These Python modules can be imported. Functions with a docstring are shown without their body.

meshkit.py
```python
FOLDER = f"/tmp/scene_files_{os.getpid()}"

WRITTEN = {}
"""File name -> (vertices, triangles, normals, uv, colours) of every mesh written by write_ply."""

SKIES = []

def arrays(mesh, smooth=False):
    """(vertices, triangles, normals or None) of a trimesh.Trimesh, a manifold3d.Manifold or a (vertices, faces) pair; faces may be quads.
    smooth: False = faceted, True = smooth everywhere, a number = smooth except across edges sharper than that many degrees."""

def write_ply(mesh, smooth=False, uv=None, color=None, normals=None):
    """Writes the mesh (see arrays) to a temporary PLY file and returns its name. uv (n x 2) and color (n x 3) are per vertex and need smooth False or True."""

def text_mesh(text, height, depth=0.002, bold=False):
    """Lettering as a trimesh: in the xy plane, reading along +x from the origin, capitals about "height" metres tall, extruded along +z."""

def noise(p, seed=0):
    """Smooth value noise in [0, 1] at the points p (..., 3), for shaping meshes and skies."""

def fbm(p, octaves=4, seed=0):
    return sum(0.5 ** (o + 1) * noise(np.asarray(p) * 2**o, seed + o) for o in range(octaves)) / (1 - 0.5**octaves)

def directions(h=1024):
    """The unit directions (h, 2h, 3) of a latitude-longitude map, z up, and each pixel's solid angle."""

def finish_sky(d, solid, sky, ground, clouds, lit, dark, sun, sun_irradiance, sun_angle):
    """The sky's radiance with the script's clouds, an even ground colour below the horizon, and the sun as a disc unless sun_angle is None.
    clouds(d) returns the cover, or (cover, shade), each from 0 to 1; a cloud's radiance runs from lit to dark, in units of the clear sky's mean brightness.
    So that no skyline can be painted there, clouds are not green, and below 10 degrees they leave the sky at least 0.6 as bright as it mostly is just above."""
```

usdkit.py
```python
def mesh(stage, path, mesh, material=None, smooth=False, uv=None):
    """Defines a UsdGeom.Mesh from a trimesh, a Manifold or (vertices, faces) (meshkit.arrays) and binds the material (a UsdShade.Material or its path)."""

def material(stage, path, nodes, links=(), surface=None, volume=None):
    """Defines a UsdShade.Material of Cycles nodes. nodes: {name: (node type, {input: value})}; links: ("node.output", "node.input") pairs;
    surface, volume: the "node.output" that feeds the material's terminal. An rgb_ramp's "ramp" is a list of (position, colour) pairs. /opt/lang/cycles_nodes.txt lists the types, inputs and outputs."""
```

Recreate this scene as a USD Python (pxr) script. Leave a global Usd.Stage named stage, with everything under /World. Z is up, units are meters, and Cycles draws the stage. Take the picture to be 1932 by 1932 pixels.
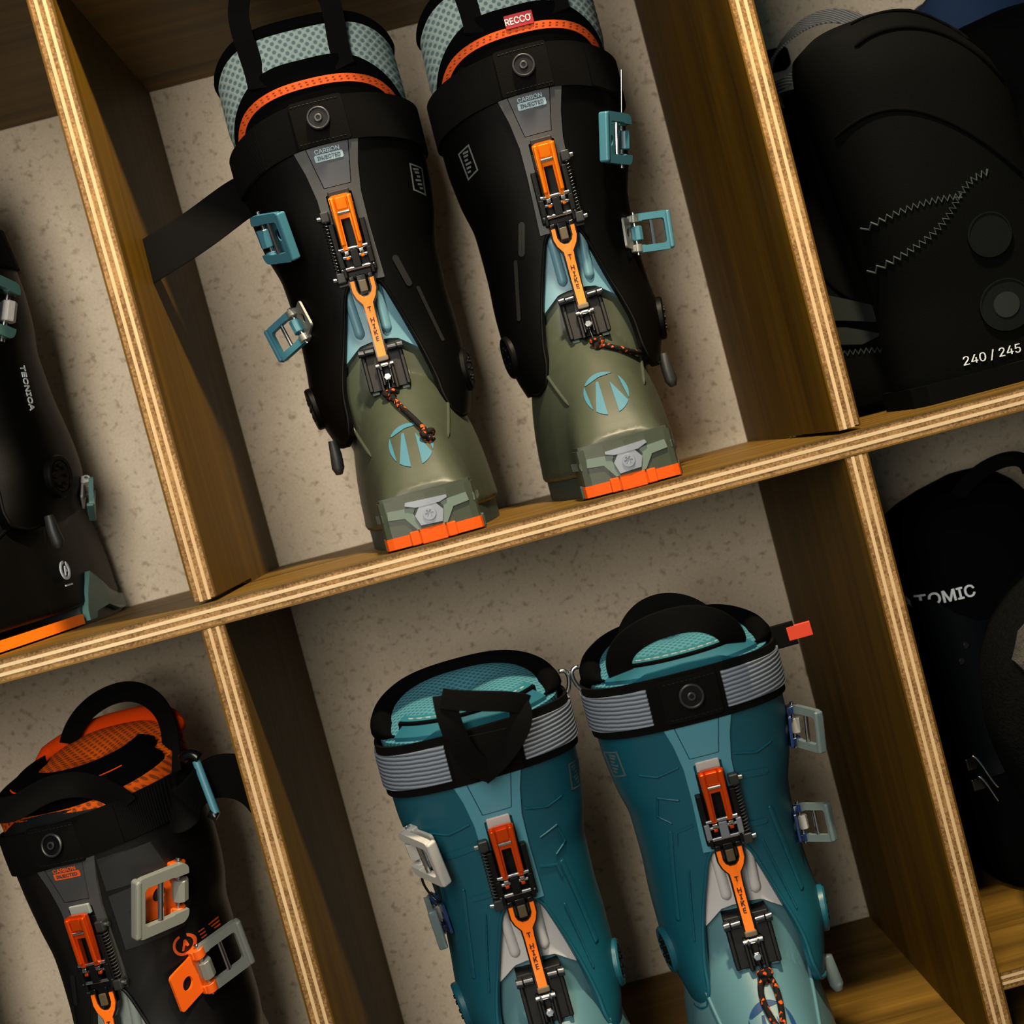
import math, random
import numpy as np, trimesh, manifold3d as m3, usdkit, meshkit
from scipy.spatial import Delaunay
from scipy.spatial.transform import Rotation as Rot
from scipy.ndimage import minimum_filter, gaussian_filter
from shapely.geometry import Polygon, Point, LineString, box as sbox
import shapely
from pxr import Usd, UsdGeom, UsdLux, UsdShade, Gf, Sdf

random.seed(5)
RNG = np.random.default_rng(5)
stage = Usd.Stage.CreateInMemory()
UsdGeom.SetStageUpAxis(stage, UsdGeom.Tokens.z)
UsdGeom.SetStageMetersPerUnit(stage, 1.0)
world = UsdGeom.Xform.Define(stage, '/World')
stage.SetDefaultPrim(world.GetPrim())
UsdGeom.Scope.Define(stage, '/World/Looks')

# ------------------------------------------------------------------ camera
cam = UsdGeom.Camera.Define(stage, '/World/camera')
CAM = (0.21914, -0.98457, 0.05019)
RM = np.array([[0.96598884, -0.03441967, -0.25628275], [-0.25747096, -0.03617918, -0.9656085], [0.02396383, 0.9987524, -0.04381075]])
B = np.array([RM[0], -RM[1], -RM[2]])
cam.AddTransformOp().Set(Gf.Matrix4d(*[float(v) for r in range(3) for v in (*B[r], 0)], *CAM, 1.0))
cam.CreateHorizontalApertureAttr(36.0)
cam.CreateVerticalApertureAttr(36.0)
cam.CreateFocalLengthAttr(36.0 * 2525.18 / 1932)
cam.CreateClippingRangeAttr(Gf.Vec2f(0.05, 50))
cam.CreateFStopAttr(6.0)
cam.CreateFocusDistanceAttr(1.06)
cam.CreateExposureAttr(0.0)

# ------------------------------------------------------------------ lights
def light(kind, name, loc, target, inten, color, **kw):
    l = getattr(UsdLux, kind).Define(stage, '/World/' + name)
    z = np.array(loc, float) - np.array(target, float); z /= np.linalg.norm(z)
    x = np.cross([0, 0, 1.0], z)
    if np.linalg.norm(x) < 1e-4: x = np.array([1.0, 0, 0])
    x /= np.linalg.norm(x); y = np.cross(z, x)
    l.AddTransformOp().Set(Gf.Matrix4d(*[float(v) for r in (x, y, z) for v in (*r, 0)], *[float(v) for v in loc], 1.0))
    l.CreateIntensityAttr(inten); l.CreateColorAttr(Gf.Vec3f(*color))
    for k, v in kw.items(): getattr(l, f'Create{k}Attr')(v)
    return l
light('DiskLight', 'track_lamp_light', (0.46, -0.42, 1.13), (0.25, 0.02, -0.1), 1650.0, (1.0, 0.80, 0.52), Radius=0.045)
light('RectLight', 'window_light', (-0.06, -1.20, 0.48), (0.06, 0.1, 0.08), 15.0, (1.0, 0.91, 0.78), Width=0.36, Height=1.05)
dome = UsdLux.DomeLight.Define(stage, '/World/room_ambient')
dome.CreateIntensityAttr(0.035); dome.CreateColorAttr(Gf.Vec3f(0.45, 0.9, 1.0))

# ------------------------------------------------------------------ materials
def lin(c):
    c = np.asarray(c, float) / 255.0
    return tuple(np.where(c <= 0.04045, c / 12.92, ((c + 0.055) / 1.055) ** 2.4))
MATS = {}
def mat(name, rgb, rough=0.5, metal=0.0, spec=0.5, bump=None, var=0.0, vscale=60, coat=0.0, trans=0.0, sheen=0.0):
    n = {'p': ('principled_bsdf', dict(base_color=lin(rgb), roughness=rough, metallic=metal, specular_ior_level=spec, coat_weight=coat, transmission_weight=trans, sheen_weight=sheen))}
    l = []
    if bump or var: n['tc'] = ('texture_coordinate', {})
    if bump:
        n['bn'] = ('noise_texture', dict(scale=bump[0], detail=3.0)); n['b'] = ('bump', dict(strength=bump[1], distance=bump[2]))
        l += [('tc.object', 'bn.vector'), ('bn.fac', 'b.height'), ('b.normal', 'p.normal')]
    if var:
        c = np.array(lin(rgb))
        n['vn'] = ('noise_texture', dict(scale=vscale, detail=4.0)); n['vr'] = ('rgb_ramp', dict(ramp=[(0.3, tuple(c * (1 - var))), (0.7, tuple(np.minimum(c * (1 + var), 1)))]))
        l += [('tc.object', 'vn.vector'), ('vn.fac', 'vr.fac'), ('vr.color', 'p.base_color')]
    MATS[name] = usdkit.material(stage, '/World/Looks/' + name, n, l, surface='p.BSDF')
    return MATS[name]
def mesh_fabric(name, rgb, hole, scale=230.0, slope=0.0):
    # spacer mesh with staggered round holes
    c, h = np.array(lin(rgb)), lin(hole)
    n = {'tc': ('texture_coordinate', {}), 'sx': ('separate_xyz', {}), 'ma': ('math', dict(math_type='multiply_add', value2=slope)), 'cx': ('combine_xyz', {}),
         'mp': ('mapping', dict(rotation=(0, 0, math.radians(45)))), 'v': ('voronoi_texture', dict(scale=scale, randomness=0.0, dimensions='2D')),
         'r': ('rgb_ramp', dict(ramp=[(0.10, tuple(np.array(h) * 1.25)), (0.24, h), (0.36, tuple(c * .85)), (0.5, tuple(c))])),
         'b': ('bump', dict(strength=0.6, distance=0.0015)), 'p': ('principled_bsdf', dict(roughness=0.8, specular_ior_level=0.2))}
    MATS[name] = usdkit.material(stage, '/World/Looks/' + name, n,
        [('tc.object', 'sx.vector'), ('sx.y', 'ma.value1'), ('sx.z', 'ma.value3'), ('sx.x', 'cx.x'), ('ma.value', 'cx.y'), ('cx.vector', 'mp.vector'), ('mp.vector', 'v.vector'), ('v.distance', 'r.fac'), ('r.color', 'p.base_color'),
         ('v.distance', 'b.height'), ('b.normal', 'p.normal')], surface='p.BSDF')
def webbing(name, rgb, scale=900.0, axis='z', depth=0.0006, dark=0.5, rough=0.85):
    c = np.array(lin(rgb))
    n = {'tc': ('texture_coordinate', {}), 'w': ('wave_texture', dict(scale=scale, bands_direction=axis, distortion=0.6, detail=1.0, detail_scale=1.5)),
         'r': ('rgb_ramp', dict(ramp=[(0.15, tuple(c * dark)), (0.6, tuple(c))])), 'b': ('bump', dict(strength=0.5, distance=depth)),
         'p': ('principled_bsdf', dict(roughness=rough, specular_ior_level=0.08))}
    MATS[name] = usdkit.material(stage, '/World/Looks/' + name, n, [('tc.object', 'w.vector'), ('w.fac', 'r.fac'), ('r.color', 'p.base_color'), ('w.fac', 'b.height'), ('b.normal', 'p.normal')], surface='p.BSDF')
def wood(name, a, b, axis, rough=0.45, stretch=18.0, spec=0.4, coat=0.0):
    # long grain running along the given axis
    s = [stretch * 6] * 3; s[axis] = 5.0
    n = {'g': ('geometry', {}), 'mp': ('mapping', dict(scale=tuple(s))), 'n1': ('noise_texture', dict(scale=0.35, detail=6.0, roughness=0.65, distortion=0.6)),
         'r': ('rgb_ramp', dict(ramp=[(0.28, lin(a)), (0.7, lin(b))])), 'b': ('bump', dict(strength=0.2, distance=0.0006)),
         'p': ('principled_bsdf', dict(roughness=rough, specular_ior_level=spec, coat_weight=coat, coat_roughness=0.3))}
    MATS[name] = usdkit.material(stage, '/World/Looks/' + name, n, [('g.position', 'mp.vector'), ('mp.vector', 'n1.vector'), ('n1.fac', 'r.fac'), ('r.color', 'p.base_color'), ('n1.fac', 'b.height'), ('b.normal', 'p.normal')], surface='p.BSDF')
def endgrain(name, a, b):
    n = {'g': ('geometry', {}), 'n1': ('noise_texture', dict(scale=520.0, detail=3.0, roughness=0.6)), 'n2': ('noise_texture', dict(scale=35.0, detail=3.0)),
         'mx': ('mix_float', dict(fac=0.42)), 'r': ('rgb_ramp', dict(ramp=[(0.40, lin(a)), (0.58, lin(b))])), 'b': ('bump', dict(strength=0.5, distance=0.0006)),
         'p': ('principled_bsdf', dict(roughness=0.8, specular_ior_level=0.2))}
    MATS[name] = usdkit.material(stage, '/World/Looks/' + name, n, [('g.position', 'n1.vector'), ('g.position', 'n2.vector'), ('n1.fac', 'mx.a'), ('n2.fac', 'mx.b'), ('mx.result', 'r.fac'), ('r.color', 'p.base_color'), ('n1.fac', 'b.height'), ('b.normal', 'p.normal')], surface='p.BSDF')

wood('veneer_x', (58, 40, 10), (122, 92, 34), 0, rough=0.5, spec=.2)
wood('veneer_z', (54, 37, 4), (98, 70, 8), 2, rough=0.55, spec=.12)
wood('ply_long_x', (172, 146, 112), (212, 190, 154), 0, rough=0.7, stretch=30)
wood('ply_long_z', (172, 140, 100), (210, 184, 142), 2, rough=0.7, stretch=30)
endgrain('ply_end', (98, 70, 40), (152, 118, 76))

def wall_mat():
    n = {'g': ('geometry', {}), 'v': ('noise_texture', dict(scale=150.0, detail=2.5, roughness=0.55)), 'n': ('noise_texture', dict(scale=420.0, detail=3.0)), 'big': ('noise_texture', dict(scale=7.0, detail=3.0)),
         'r': ('rgb_ramp', dict(ramp=[(0.27, (0.60, 0.56, 0.52)), (0.43, (1, 1, 1)), (1, (1, 1, 1))])),
         'r2': ('rgb_ramp', dict(ramp=[(0.3, lin((212, 197, 174))), (0.7, lin((233, 219, 197)))])),
         'r3': ('rgb_ramp', dict(ramp=[(0.3, (0.88, 0.87, 0.86)), (0.7, (1, 1, 1))])),
         'm': ('mix_color', dict(blend_type='multiply', fac=1.0)), 'm2': ('mix_color', dict(blend_type='multiply', fac=1.0)),
         'b': ('bump', dict(strength=0.25, distance=0.001)), 'p': ('principled_bsdf', dict(roughness=0.85, specular_ior_level=0.15))}
    MATS['wall'] = usdkit.material(stage, '/World/Looks/speckled_panel', n, [('g.position', 'v.vector'), ('g.position', 'n.vector'), ('g.position', 'big.vector'), ('v.fac', 'r.fac'), ('big.fac', 'r2.fac'), ('n.fac', 'r3.fac'),
        ('r.color', 'm.a'), ('r2.color', 'm.b'), ('m.result', 'm2.a'), ('r3.color', 'm2.b'), ('m2.result', 'p.base_color'), ('n.fac', 'b.height'), ('b.normal', 'p.normal')], surface='p.BSDF')
wall_mat()
mat('floor_grey', (70, 66, 62), 0.8)

# boot looks
mat('olive_plastic', (58, 64, 52), 0.42, spec=.35, bump=(900, .06, .0004), var=.06)
mat('black_plastic', (4, 4, 4), 0.5, spec=.11, bump=(700, .10, .0005))
mat('teal_plastic', (16, 78, 94), 0.40, spec=.4, bump=(900, .05, .0004))
mat('mint_plastic', (76, 114, 124), 0.42, spec=.35, bump=(900, .04, .0004))
mat('grey_shell', (120, 128, 122), 0.35)
mat('tongue_blue', (92, 134, 150), 0.42)
mat('tongue_white', (186, 184, 184), 0.42)
mat('tongue_grey', (140, 150, 145), 0.42)
mat('spine_grey', (62, 64, 66), 0.48)
mat('spine_teal', (74, 136, 154), 0.45)
mat('panel_grey', (72, 76, 84), 0.42)
mat('orange_metal', (255, 128, 4), 0.26, metal=.55, spec=.6)
mat('copper_metal', (230, 78, 10), 0.24, metal=.6, spec=.6)
mat('orange_plastic', (255, 118, 8), 0.5)
mat('orange_rubber', (206, 78, 2), 0.7, spec=.2, bump=(500, .15, .0006))
mat('orange_cloth', (206, 76, 0), 0.8, bump=(1500, .3, .0005))
mat('black_metal', (9, 9, 10), 0.25, spec=.45)
mat('dark_steel', (84, 86, 90), 0.25, metal=1.0)
mat('chrome', (196, 200, 206), 0.24, metal=1.0)
mat('zinc', (132, 138, 148), 0.5, metal=.5)
mat('black_satin', (7, 7, 8), 0.5, spec=.25)
mat('heel_dark', (34, 52, 52), 0.5)
mat('carbon_ink', (150, 178, 190), 0.5)
mat('gloss_black', (13, 13, 14), 0.38, spec=.5)
mat('gloss_grey', (36, 38, 40), 0.36, spec=.5)
mat('stitch_dark', (120, 36, 8), 0.8)
mat('bronze_tab', (84, 72, 52), 0.5)
mat('buckle_teal', (54, 106, 124), 0.38, spec=.5)
mat('buckle_white', (176, 174, 170), 0.4)
mat('buckle_navy', (16, 46, 96), 0.3, coat=.4)
mat('buckle_grey', (120, 124, 118), 0.38)
mat('buckle_clear', (150, 172, 176), 0.16, trans=.7)
mat('buckle_orange', (232, 96, 20), 0.4)
mat('plate_grey', (120, 122, 116), 0.42, metal=.4)
mat('rib_sage', (98, 112, 104), 0.5, spec=.3)
mat('rib_dark', (34, 36, 36), 0.5)
mat('heel_teal', (76, 116, 112), 0.45)
mat('logo_teal', (56, 106, 126), 0.5, spec=.25)
mat('logo_navy', (4, 52, 96), 0.5, spec=.2)
mat('ink_black', (14, 12, 12), 0.6)
mat('ink_white', (206, 214, 220), 0.6)
mat('ink_orange', (226, 88, 30), 0.6)
mat('tag_red', (164, 8, 28), 0.6)
mat('tag_grey', (84, 92, 92), 0.6)
mat('black_cloth', (5, 5, 6), 0.9, spec=.03, bump=(1300, .35, .0006))
mat('black_patch', (13, 12, 11), 0.8, spec=.06, bump=(1200, .3, .0006))
mat('snap_black', (6, 6, 7), 0.45, spec=.15)
mat('cuff_grey', (26, 26, 26), 0.5, spec=.35)
mat('snap_ring', (60, 60, 62), 0.35, metal=.6)
webbing('black_webbing', (12, 12, 12), 700, 'x')
webbing('black_elastic', (10, 10, 11), 260, 'x', .001)
webbing('silver_elastic', (134, 143, 158), 95, 'z', .0010, dark=.30)
webbing('snow_loop', (150, 150, 146), 160, 'diagonal', .0004, dark=.25)
mesh_fabric('mesh_pale', (150, 168, 166), (84, 108, 112), 215.0)
mesh_fabric('mesh_teal', (66, 122, 138), (34, 86, 100), 230.0, .75)
mesh_fabric('mesh_orange', (232, 92, 6), (128, 60, 30), 190.0, .7)
mesh_fabric('mesh_black', (22, 23, 24), (8, 8, 9))
mat('rim_orange', (236, 70, 0), 0.8, spec=.15, bump=(1500, .2, .0004))
mat('rim_teal', (30, 96, 110), 0.7, spec=.2)
mat('tongue_teal', (28, 84, 102), 0.5, spec=.3)
mat('liner_inside', (20, 20, 22), 0.9, spec=.1)
mat('snow_black', (6, 7, 7), 0.75, spec=.03, bump=(900, .3, .0008))
mat('snow_grey', (13, 16, 16), 0.6, spec=.06, bump=(900, .25, .0006))
mat('snow_grip', (30, 35, 34), 0.6, spec=.1)
mat('thread_grey', (38, 48, 48), 0.7)
mat('blue_cloth', (8, 40, 76), 0.85)
mat('fur_grey', (48, 45, 40), 0.9, bump=(600, .6, .002), var=.5, vscale=250)
mat('fur_black', (10, 11, 11), 0.9, spec=.03, bump=(500, .6, .0015), var=.3, vscale=300)
mat('snow_navy', (4, 7, 12), 0.6, spec=.06)
mat('tag_orange', (190, 48, 8), 0.6)
def cord_mat():
    n = {'tc': ('texture_coordinate', {}), 'v': ('voronoi_texture', dict(scale=420.0, randomness=1.0)), 'sc': ('separate_color', {}),
         'r': ('rgb_ramp', dict(ramp=[(0.82, lin((14, 12, 11))), (0.86, lin((206, 80, 20)))])), 'b': ('bump', dict(strength=.6, distance=.0006)),
         'p': ('principled_bsdf', dict(roughness=.8, specular_ior_level=.2))}
    MATS['flecked'] = usdkit.material(stage, '/World/Looks/flecked_cord', n, [('tc.object', 'v.vector'), ('v.color', 'sc.color'), ('sc.r', 'r.fac'), ('r.color', 'p.base_color'), ('v.distance', 'b.height'), ('b.normal', 'p.normal')], surface='p.BSDF')
cord_mat()

# ------------------------------------------------------------------ scene helpers
USED = {}
def numbered(parent, name):
    k = (parent, name); USED[k] = USED.get(k, -1) + 1
    return name if USED[k] == 0 else f'{name}_{USED[k]:03d}'
def meta(prim, **kw):
    for k, v in kw.items():
        if v: prim.SetCustomDataByKey(k, v)
def thing(name, label, cat, loc=(0, 0, 0), yaw=0.0, group=None, kind=None):
    x = UsdGeom.Xform.Define(stage, '/World/' + numbered('/World', name))
    x.AddTranslateOp().Set(Gf.Vec3d(*map(float, loc)))
    if yaw: x.AddRotateZOp().Set(float(yaw))
    meta(x.GetPrim(), label=label, category=cat, group=group, kind=kind)
    return str(x.GetPath())
def obj(parent, name, mesh, m, smooth=35, label=None, kind=None, cat=None, group=None):
    p = parent + '/' + numbered(parent, name)
    g = usdkit.mesh(stage, p, mesh, MATS[m], smooth=smooth)
    meta(g.GetPrim(), label=label, kind=kind, category=cat, group=group)
    return p

# ------------------------------------------------------------------ mesh helpers
def tm(v, f): return trimesh.Trimesh(np.asarray(v, float), np.asarray(f, int), process=False)
def cat(*ms): return trimesh.util.concatenate([m for m in ms if m is not None])
def grid_faces(r, c, wrap=False):
    a = np.arange(r * c).reshape(r, c)
    if wrap: a = np.hstack([a, a[:, :1]])
    q = np.stack([a[:-1, :-1], a[:-1, 1:], a[1:, 1:], a[1:, :-1]], -1).reshape(-1, 4)
    return np.vstack([q[:, [0, 1, 2]], q[:, [0, 2, 3]]])
def fix(m):
    m.merge_vertices(digits_vertex=7); trimesh.repair.fix_normals(m); return m
def loft(rings, caps=True):
    rings = np.asarray(rings, float); r, c = rings.shape[:2]
    v = rings.reshape(-1, 3); f = grid_faces(r, c, True)
    if caps:
        v = np.vstack([v, rings[0].mean(0), rings[-1].mean(0)])
        i = np.arange(c); j = (i + 1) % c
        f = np.vstack([f, np.stack([j, i, np.full(c, r * c)], 1), np.stack([(r - 1) * c + i, (r - 1) * c + j, np.full(c, r * c + 1)], 1)])
    return fix(tm(v, f))
def shell_grid(outer, inner):
    """closed solid between two open grids of points (r, c, 3)"""
    r, c = outer.shape[:2]; n = r * c
    f1 = grid_faces(r, c); f2 = grid_faces(r, c)[:, ::-1] + n
    a = np.arange(n).reshape(r, c)
    b = np.concatenate([a[0, :], a[1:, -1], a[-1, -2::-1], a[-2:0:-1, 0]]); bn = np.roll(b, -1)
    s = np.vstack([np.stack([b, b + n, bn + n], 1), np.stack([b, bn + n, bn], 1)])
    return fix(tm(np.vstack([outer.reshape(-1, 3), inner.reshape(-1, 3)]), np.vstack([f1, f2, s])))
def rbox(size, r=0.001, seg=2):
    """rounded box centred at the origin"""
    sx, sy, sz = [max(s / 2 - r, 1e-5) for s in size]
    s = m3.Manifold.sphere(r, 8 * seg if seg > 1 else 8)
    return frm(m3.Manifold.batch_hull([s.translate([a * sx, b * sy, c * sz]) for a in (-1, 1) for b in (-1, 1) for c in (-1, 1)]))
def frm(man):
    m = man.to_mesh(); return trimesh.Trimesh(m.vert_properties[:, :3], m.tri_verts, process=False)
def toman(m): return m3.Manifold(m3.Mesh(np.asarray(m.vertices, np.float32), np.asarray(m.faces, np.uint32)))
def bx(cx, cn, cz, w, d, h, r=0.0008): return rbox((w, d, h), r).apply_translation((cx, cn, cz))
def cyl(p0, p1, r, n=18, r2=None):
    p0, p1 = np.array(p0, float), np.array(p1, float)
    d = p1 - p0; L = np.linalg.norm(d); d /= L
    a = np.cross(d, [0, 0, 1.0]); a = np.cross(d, [1.0, 0, 0]) if np.linalg.norm(a) < .1 else a
    a /= np.linalg.norm(a); b = np.cross(d, a); r2 = r if r2 is None else r2
    t = np.linspace(0, 2 * np.pi, n, endpoint=False); o = np.cos(t)[:, None] * a + np.sin(t)[:, None] * b
    c = min(r, r2, L / 2) * 0.12
    return loft([p0 + o * (r - c), p0 + d * c + o * r, p1 - d * c + o * r2, p1 + o * (r2 - c)])
def spline(pts, n=60):
    from scipy.interpolate import CubicSpline
    p = np.asarray(pts, float); t = np.r_[0, np.cumsum(np.linalg.norm(np.diff(p, axis=0), axis=1))]
    return CubicSpline(t, p)(np.linspace(0, t[-1], n))
def frames(path):
    p = np.asarray(path, float); t = np.gradient(p, axis=0); t /= np.linalg.norm(t, axis=1, keepdims=True) + 1e-12
    u = np.cross(t[0], [0.3, 0.2, 1.0]); u /= np.linalg.norm(u); U = [u]
    for k in range(1, len(p)):
        u = U[-1] - t[k] * (U[-1] @ t[k]); U.append(u / np.linalg.norm(u))
    U = np.array(U); return p, t, U, np.cross(t, U)
def tube(path, r, n=8):
    p, t, U, V = frames(path); r = np.broadcast_to(r, len(p))
    a = np.linspace(0, 2 * np.pi, n, endpoint=False)
    rings = p[:, None] + (np.cos(a)[None, :, None] * U[:, None] + np.sin(a)[None, :, None] * V[:, None]) * r[:, None, None]
    return loft(rings)
def closed_tube(path, r, n=8, flat=1.0):
    p = np.asarray(path, float); q = np.vstack([p[-3:], p, p[:3]]); _, t, U, V = frames(q)
    # keep a steady frame: use the vertical direction as reference
    up = np.array([0, 0, 1.0]); U = np.cross(t, up); U /= np.linalg.norm(U, axis=1, keepdims=True); V = np.cross(U, t)
    t, U, V = t[3:-3], U[3:-3], V[3:-3]; r = np.broadcast_to(r, len(p))
    a = np.linspace(0, 2 * np.pi, n, endpoint=False)
    rings = p[:, None] + (np.cos(a)[None, :, None] * U[:, None] + np.sin(a)[None, :, None] * V[:, None] * flat) * r[:, None, None]
    k = len(p); f = grid_faces(k + 1, n, True); f = np.where(f >= k * n, f - k * n, f)
    return fix(tm(rings.reshape(-1, 3), f))
def ribbon(path, width_dir, w, t=0.0014):
    """strap of width w along path; width_dir is one vector or one per point"""
    p = np.asarray(path, float); T = np.gradient(p, axis=0); T /= np.linalg.norm(T, axis=1, keepdims=True)
    W = np.broadcast_to(np.asarray(width_dir, float), p.shape); W = W - T * (W * T).sum(1, keepdims=True); W = W / np.linalg.norm(W, axis=1, keepdims=True)
    N = np.cross(T, W); w = np.broadcast_to(w, len(p))[:, None]
    s = [(-.5, -.3), (-.46, -.5), (.46, -.5), (.5, -.3), (.5, .3), (.46, .5), (-.46, .5), (-.5, .3)]
    return loft(np.stack([p + W * w * a + N * t * b for a, b in s], 1))
def plate(poly, t, r=0.0):
    """polygon (u, v) extruded along +w; optional rounding of the outline"""
    if r: poly = poly.buffer(-r).buffer(r, quad_segs=4)
    return trimesh.creation.extrude_polygon(poly, t, engine='earcut')
def rrect(x0, y0, x1, y1, r): return sbox(x0 + r, y0 + r, x1 - r, y1 - r).buffer(r, quad_segs=5)
def densify(poly, s): return shapely.segmentize(poly, s)

class Field:
    """front height field y(x, z) of one or more meshes (nearest surface seen along +y)"""
    def __init__(self, meshes, step=0.0012):
        m = cat(*meshes) if len(meshes) > 1 else meshes[0]
        lo, hi = m.bounds[0] - .004, m.bounds[1] + .004
        self.lo, self.s = lo, step
        nx, nz = int((hi[0] - lo[0]) / step) + 2, int((hi[2] - lo[2]) / step) + 2
        g = np.full((nx, nz), np.inf)
        tri = m.triangles; fn = m.face_normals; tri = tri[fn[:, 1] < 0.12]
        area = np.abs(np.cross(tri[:, 1, [0, 2]] - tri[:, 0, [0, 2]], tri[:, 2, [0, 2]] - tri[:, 0, [0, 2]])) / 2
        L = np.maximum(np.linalg.norm(tri[:, 1] - tri[:, 0], axis=1), np.maximum(np.linalg.norm(tri[:, 2] - tri[:, 0], axis=1), np.linalg.norm(tri[:, 2] - tri[:, 1], axis=1)))
        k = np.maximum(2, np.ceil(L / (step * .7)).astype(int))
        for kk in np.unique(k):
            tt = tri[k == kk]; i, j = np.meshgrid(np.arange(kk + 1), np.arange(kk + 1)); ok = i + j <= kk; a = i[ok] / kk; b = j[ok] / kk
            P = (tt[:, None, 0] * (1 - a - b)[None, :, None] + tt[:, None, 1] * a[None, :, None] + tt[:, None, 2] * b[None, :, None]).reshape(-1, 3)
            ix = ((P[:, 0] - lo[0]) / step).round().astype(int); iz = ((P[:, 2] - lo[2]) / step).round().astype(int)
            np.minimum.at(g, (ix, iz), P[:, 1])
        for _ in range(60):
            bad = ~np.isfinite(g)
            if not bad.any(): break
            f = minimum_filter(np.where(bad, 9e9, g), 3); g = np.where(bad & (f < 1e9), f, g)
        g[~np.isfinite(g)] = np.nanmax(g[np.isfinite(g)])
        self.g = gaussian_filter(g, 0.8)
    def __call__(self, x, z):
        fx = np.clip((np.asarray(x) - self.lo[0]) / self.s, 0, self.g.shape[0] - 1.001); fz = np.clip((np.asarray(z) - self.lo[2]) / self.s, 0, self.g.shape[1] - 1.001)
        i, j = fx.astype(int), fz.astype(int); a, b = fx - i, fz - j; g = self.g
        return g[i, j] * (1 - a) * (1 - b) + g[i + 1, j] * a * (1 - b) + g[i, j + 1] * (1 - a) * b + g[i + 1, j + 1] * a * b
def drape(poly, hf, t=0.001, lift=0.0, step=0.003, sink=0.0012):
    """a polygon in (x, z) laid on a surface hf(x, z) as a plate of thickness t"""
    if not isinstance(poly, Polygon): poly = Polygon(poly)
    out = []
    for g in getattr(poly, 'geoms', [poly]):
        g = densify(shapely.geometry.polygon.orient(g), step)
        rings = [np.array(r.coords)[:-1] for r in (g.exterior, *g.interiors)]
        x0, z0, x1, z1 = g.bounds
        gx, gz = np.meshgrid(np.arange(x0 + step / 2, x1, step), np.arange(z0 + step / 2, z1, step)); P = np.c_[gx.ravel(), gz.ravel()]
        inn = g.buffer(-step * .45)
        P = P[shapely.contains_xy(inn, P[:, 0], P[:, 1])] if not inn.is_empty else P[:0]
        V = np.vstack(rings + [P]); tri = Delaunay(V).simplices
        c = V[tri].mean(1); tri = tri[shapely.contains_xy(g, c[:, 0], c[:, 1])]
        a = V[tri]; ar = np.cross(a[:, 1] - a[:, 0], a[:, 2] - a[:, 0]); tri = tri[np.abs(ar) > 1e-11]; ar = ar[np.abs(ar) > 1e-11]; tri = np.where(ar[:, None] < 0, tri[:, ::-1], tri)
        y = hf(V[:, 0], V[:, 1]); n = len(V)
        top = np.c_[V[:, 0], y - lift - t, V[:, 1]]; bot = np.c_[V[:, 0], y - lift + sink, V[:, 1]]
        e = np.vstack([tri[:, [0, 1]], tri[:, [1, 2]], tri[:, [2, 0]]]); es = {tuple(x) for x in e}
        b = np.array([x for x in e if (x[1], x[0]) not in es])
        f = np.vstack([tri, tri[:, ::-1] + n, np.c_[b[:, 0], b[:, 0] + n, b[:, 1] + n], np.c_[b[:, 0], b[:, 1] + n, b[:, 1]]])
        m = tm(np.vstack([top, bot]), f); trimesh.repair.fix_normals(m); out.append(m)
    return cat(*out)
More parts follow.
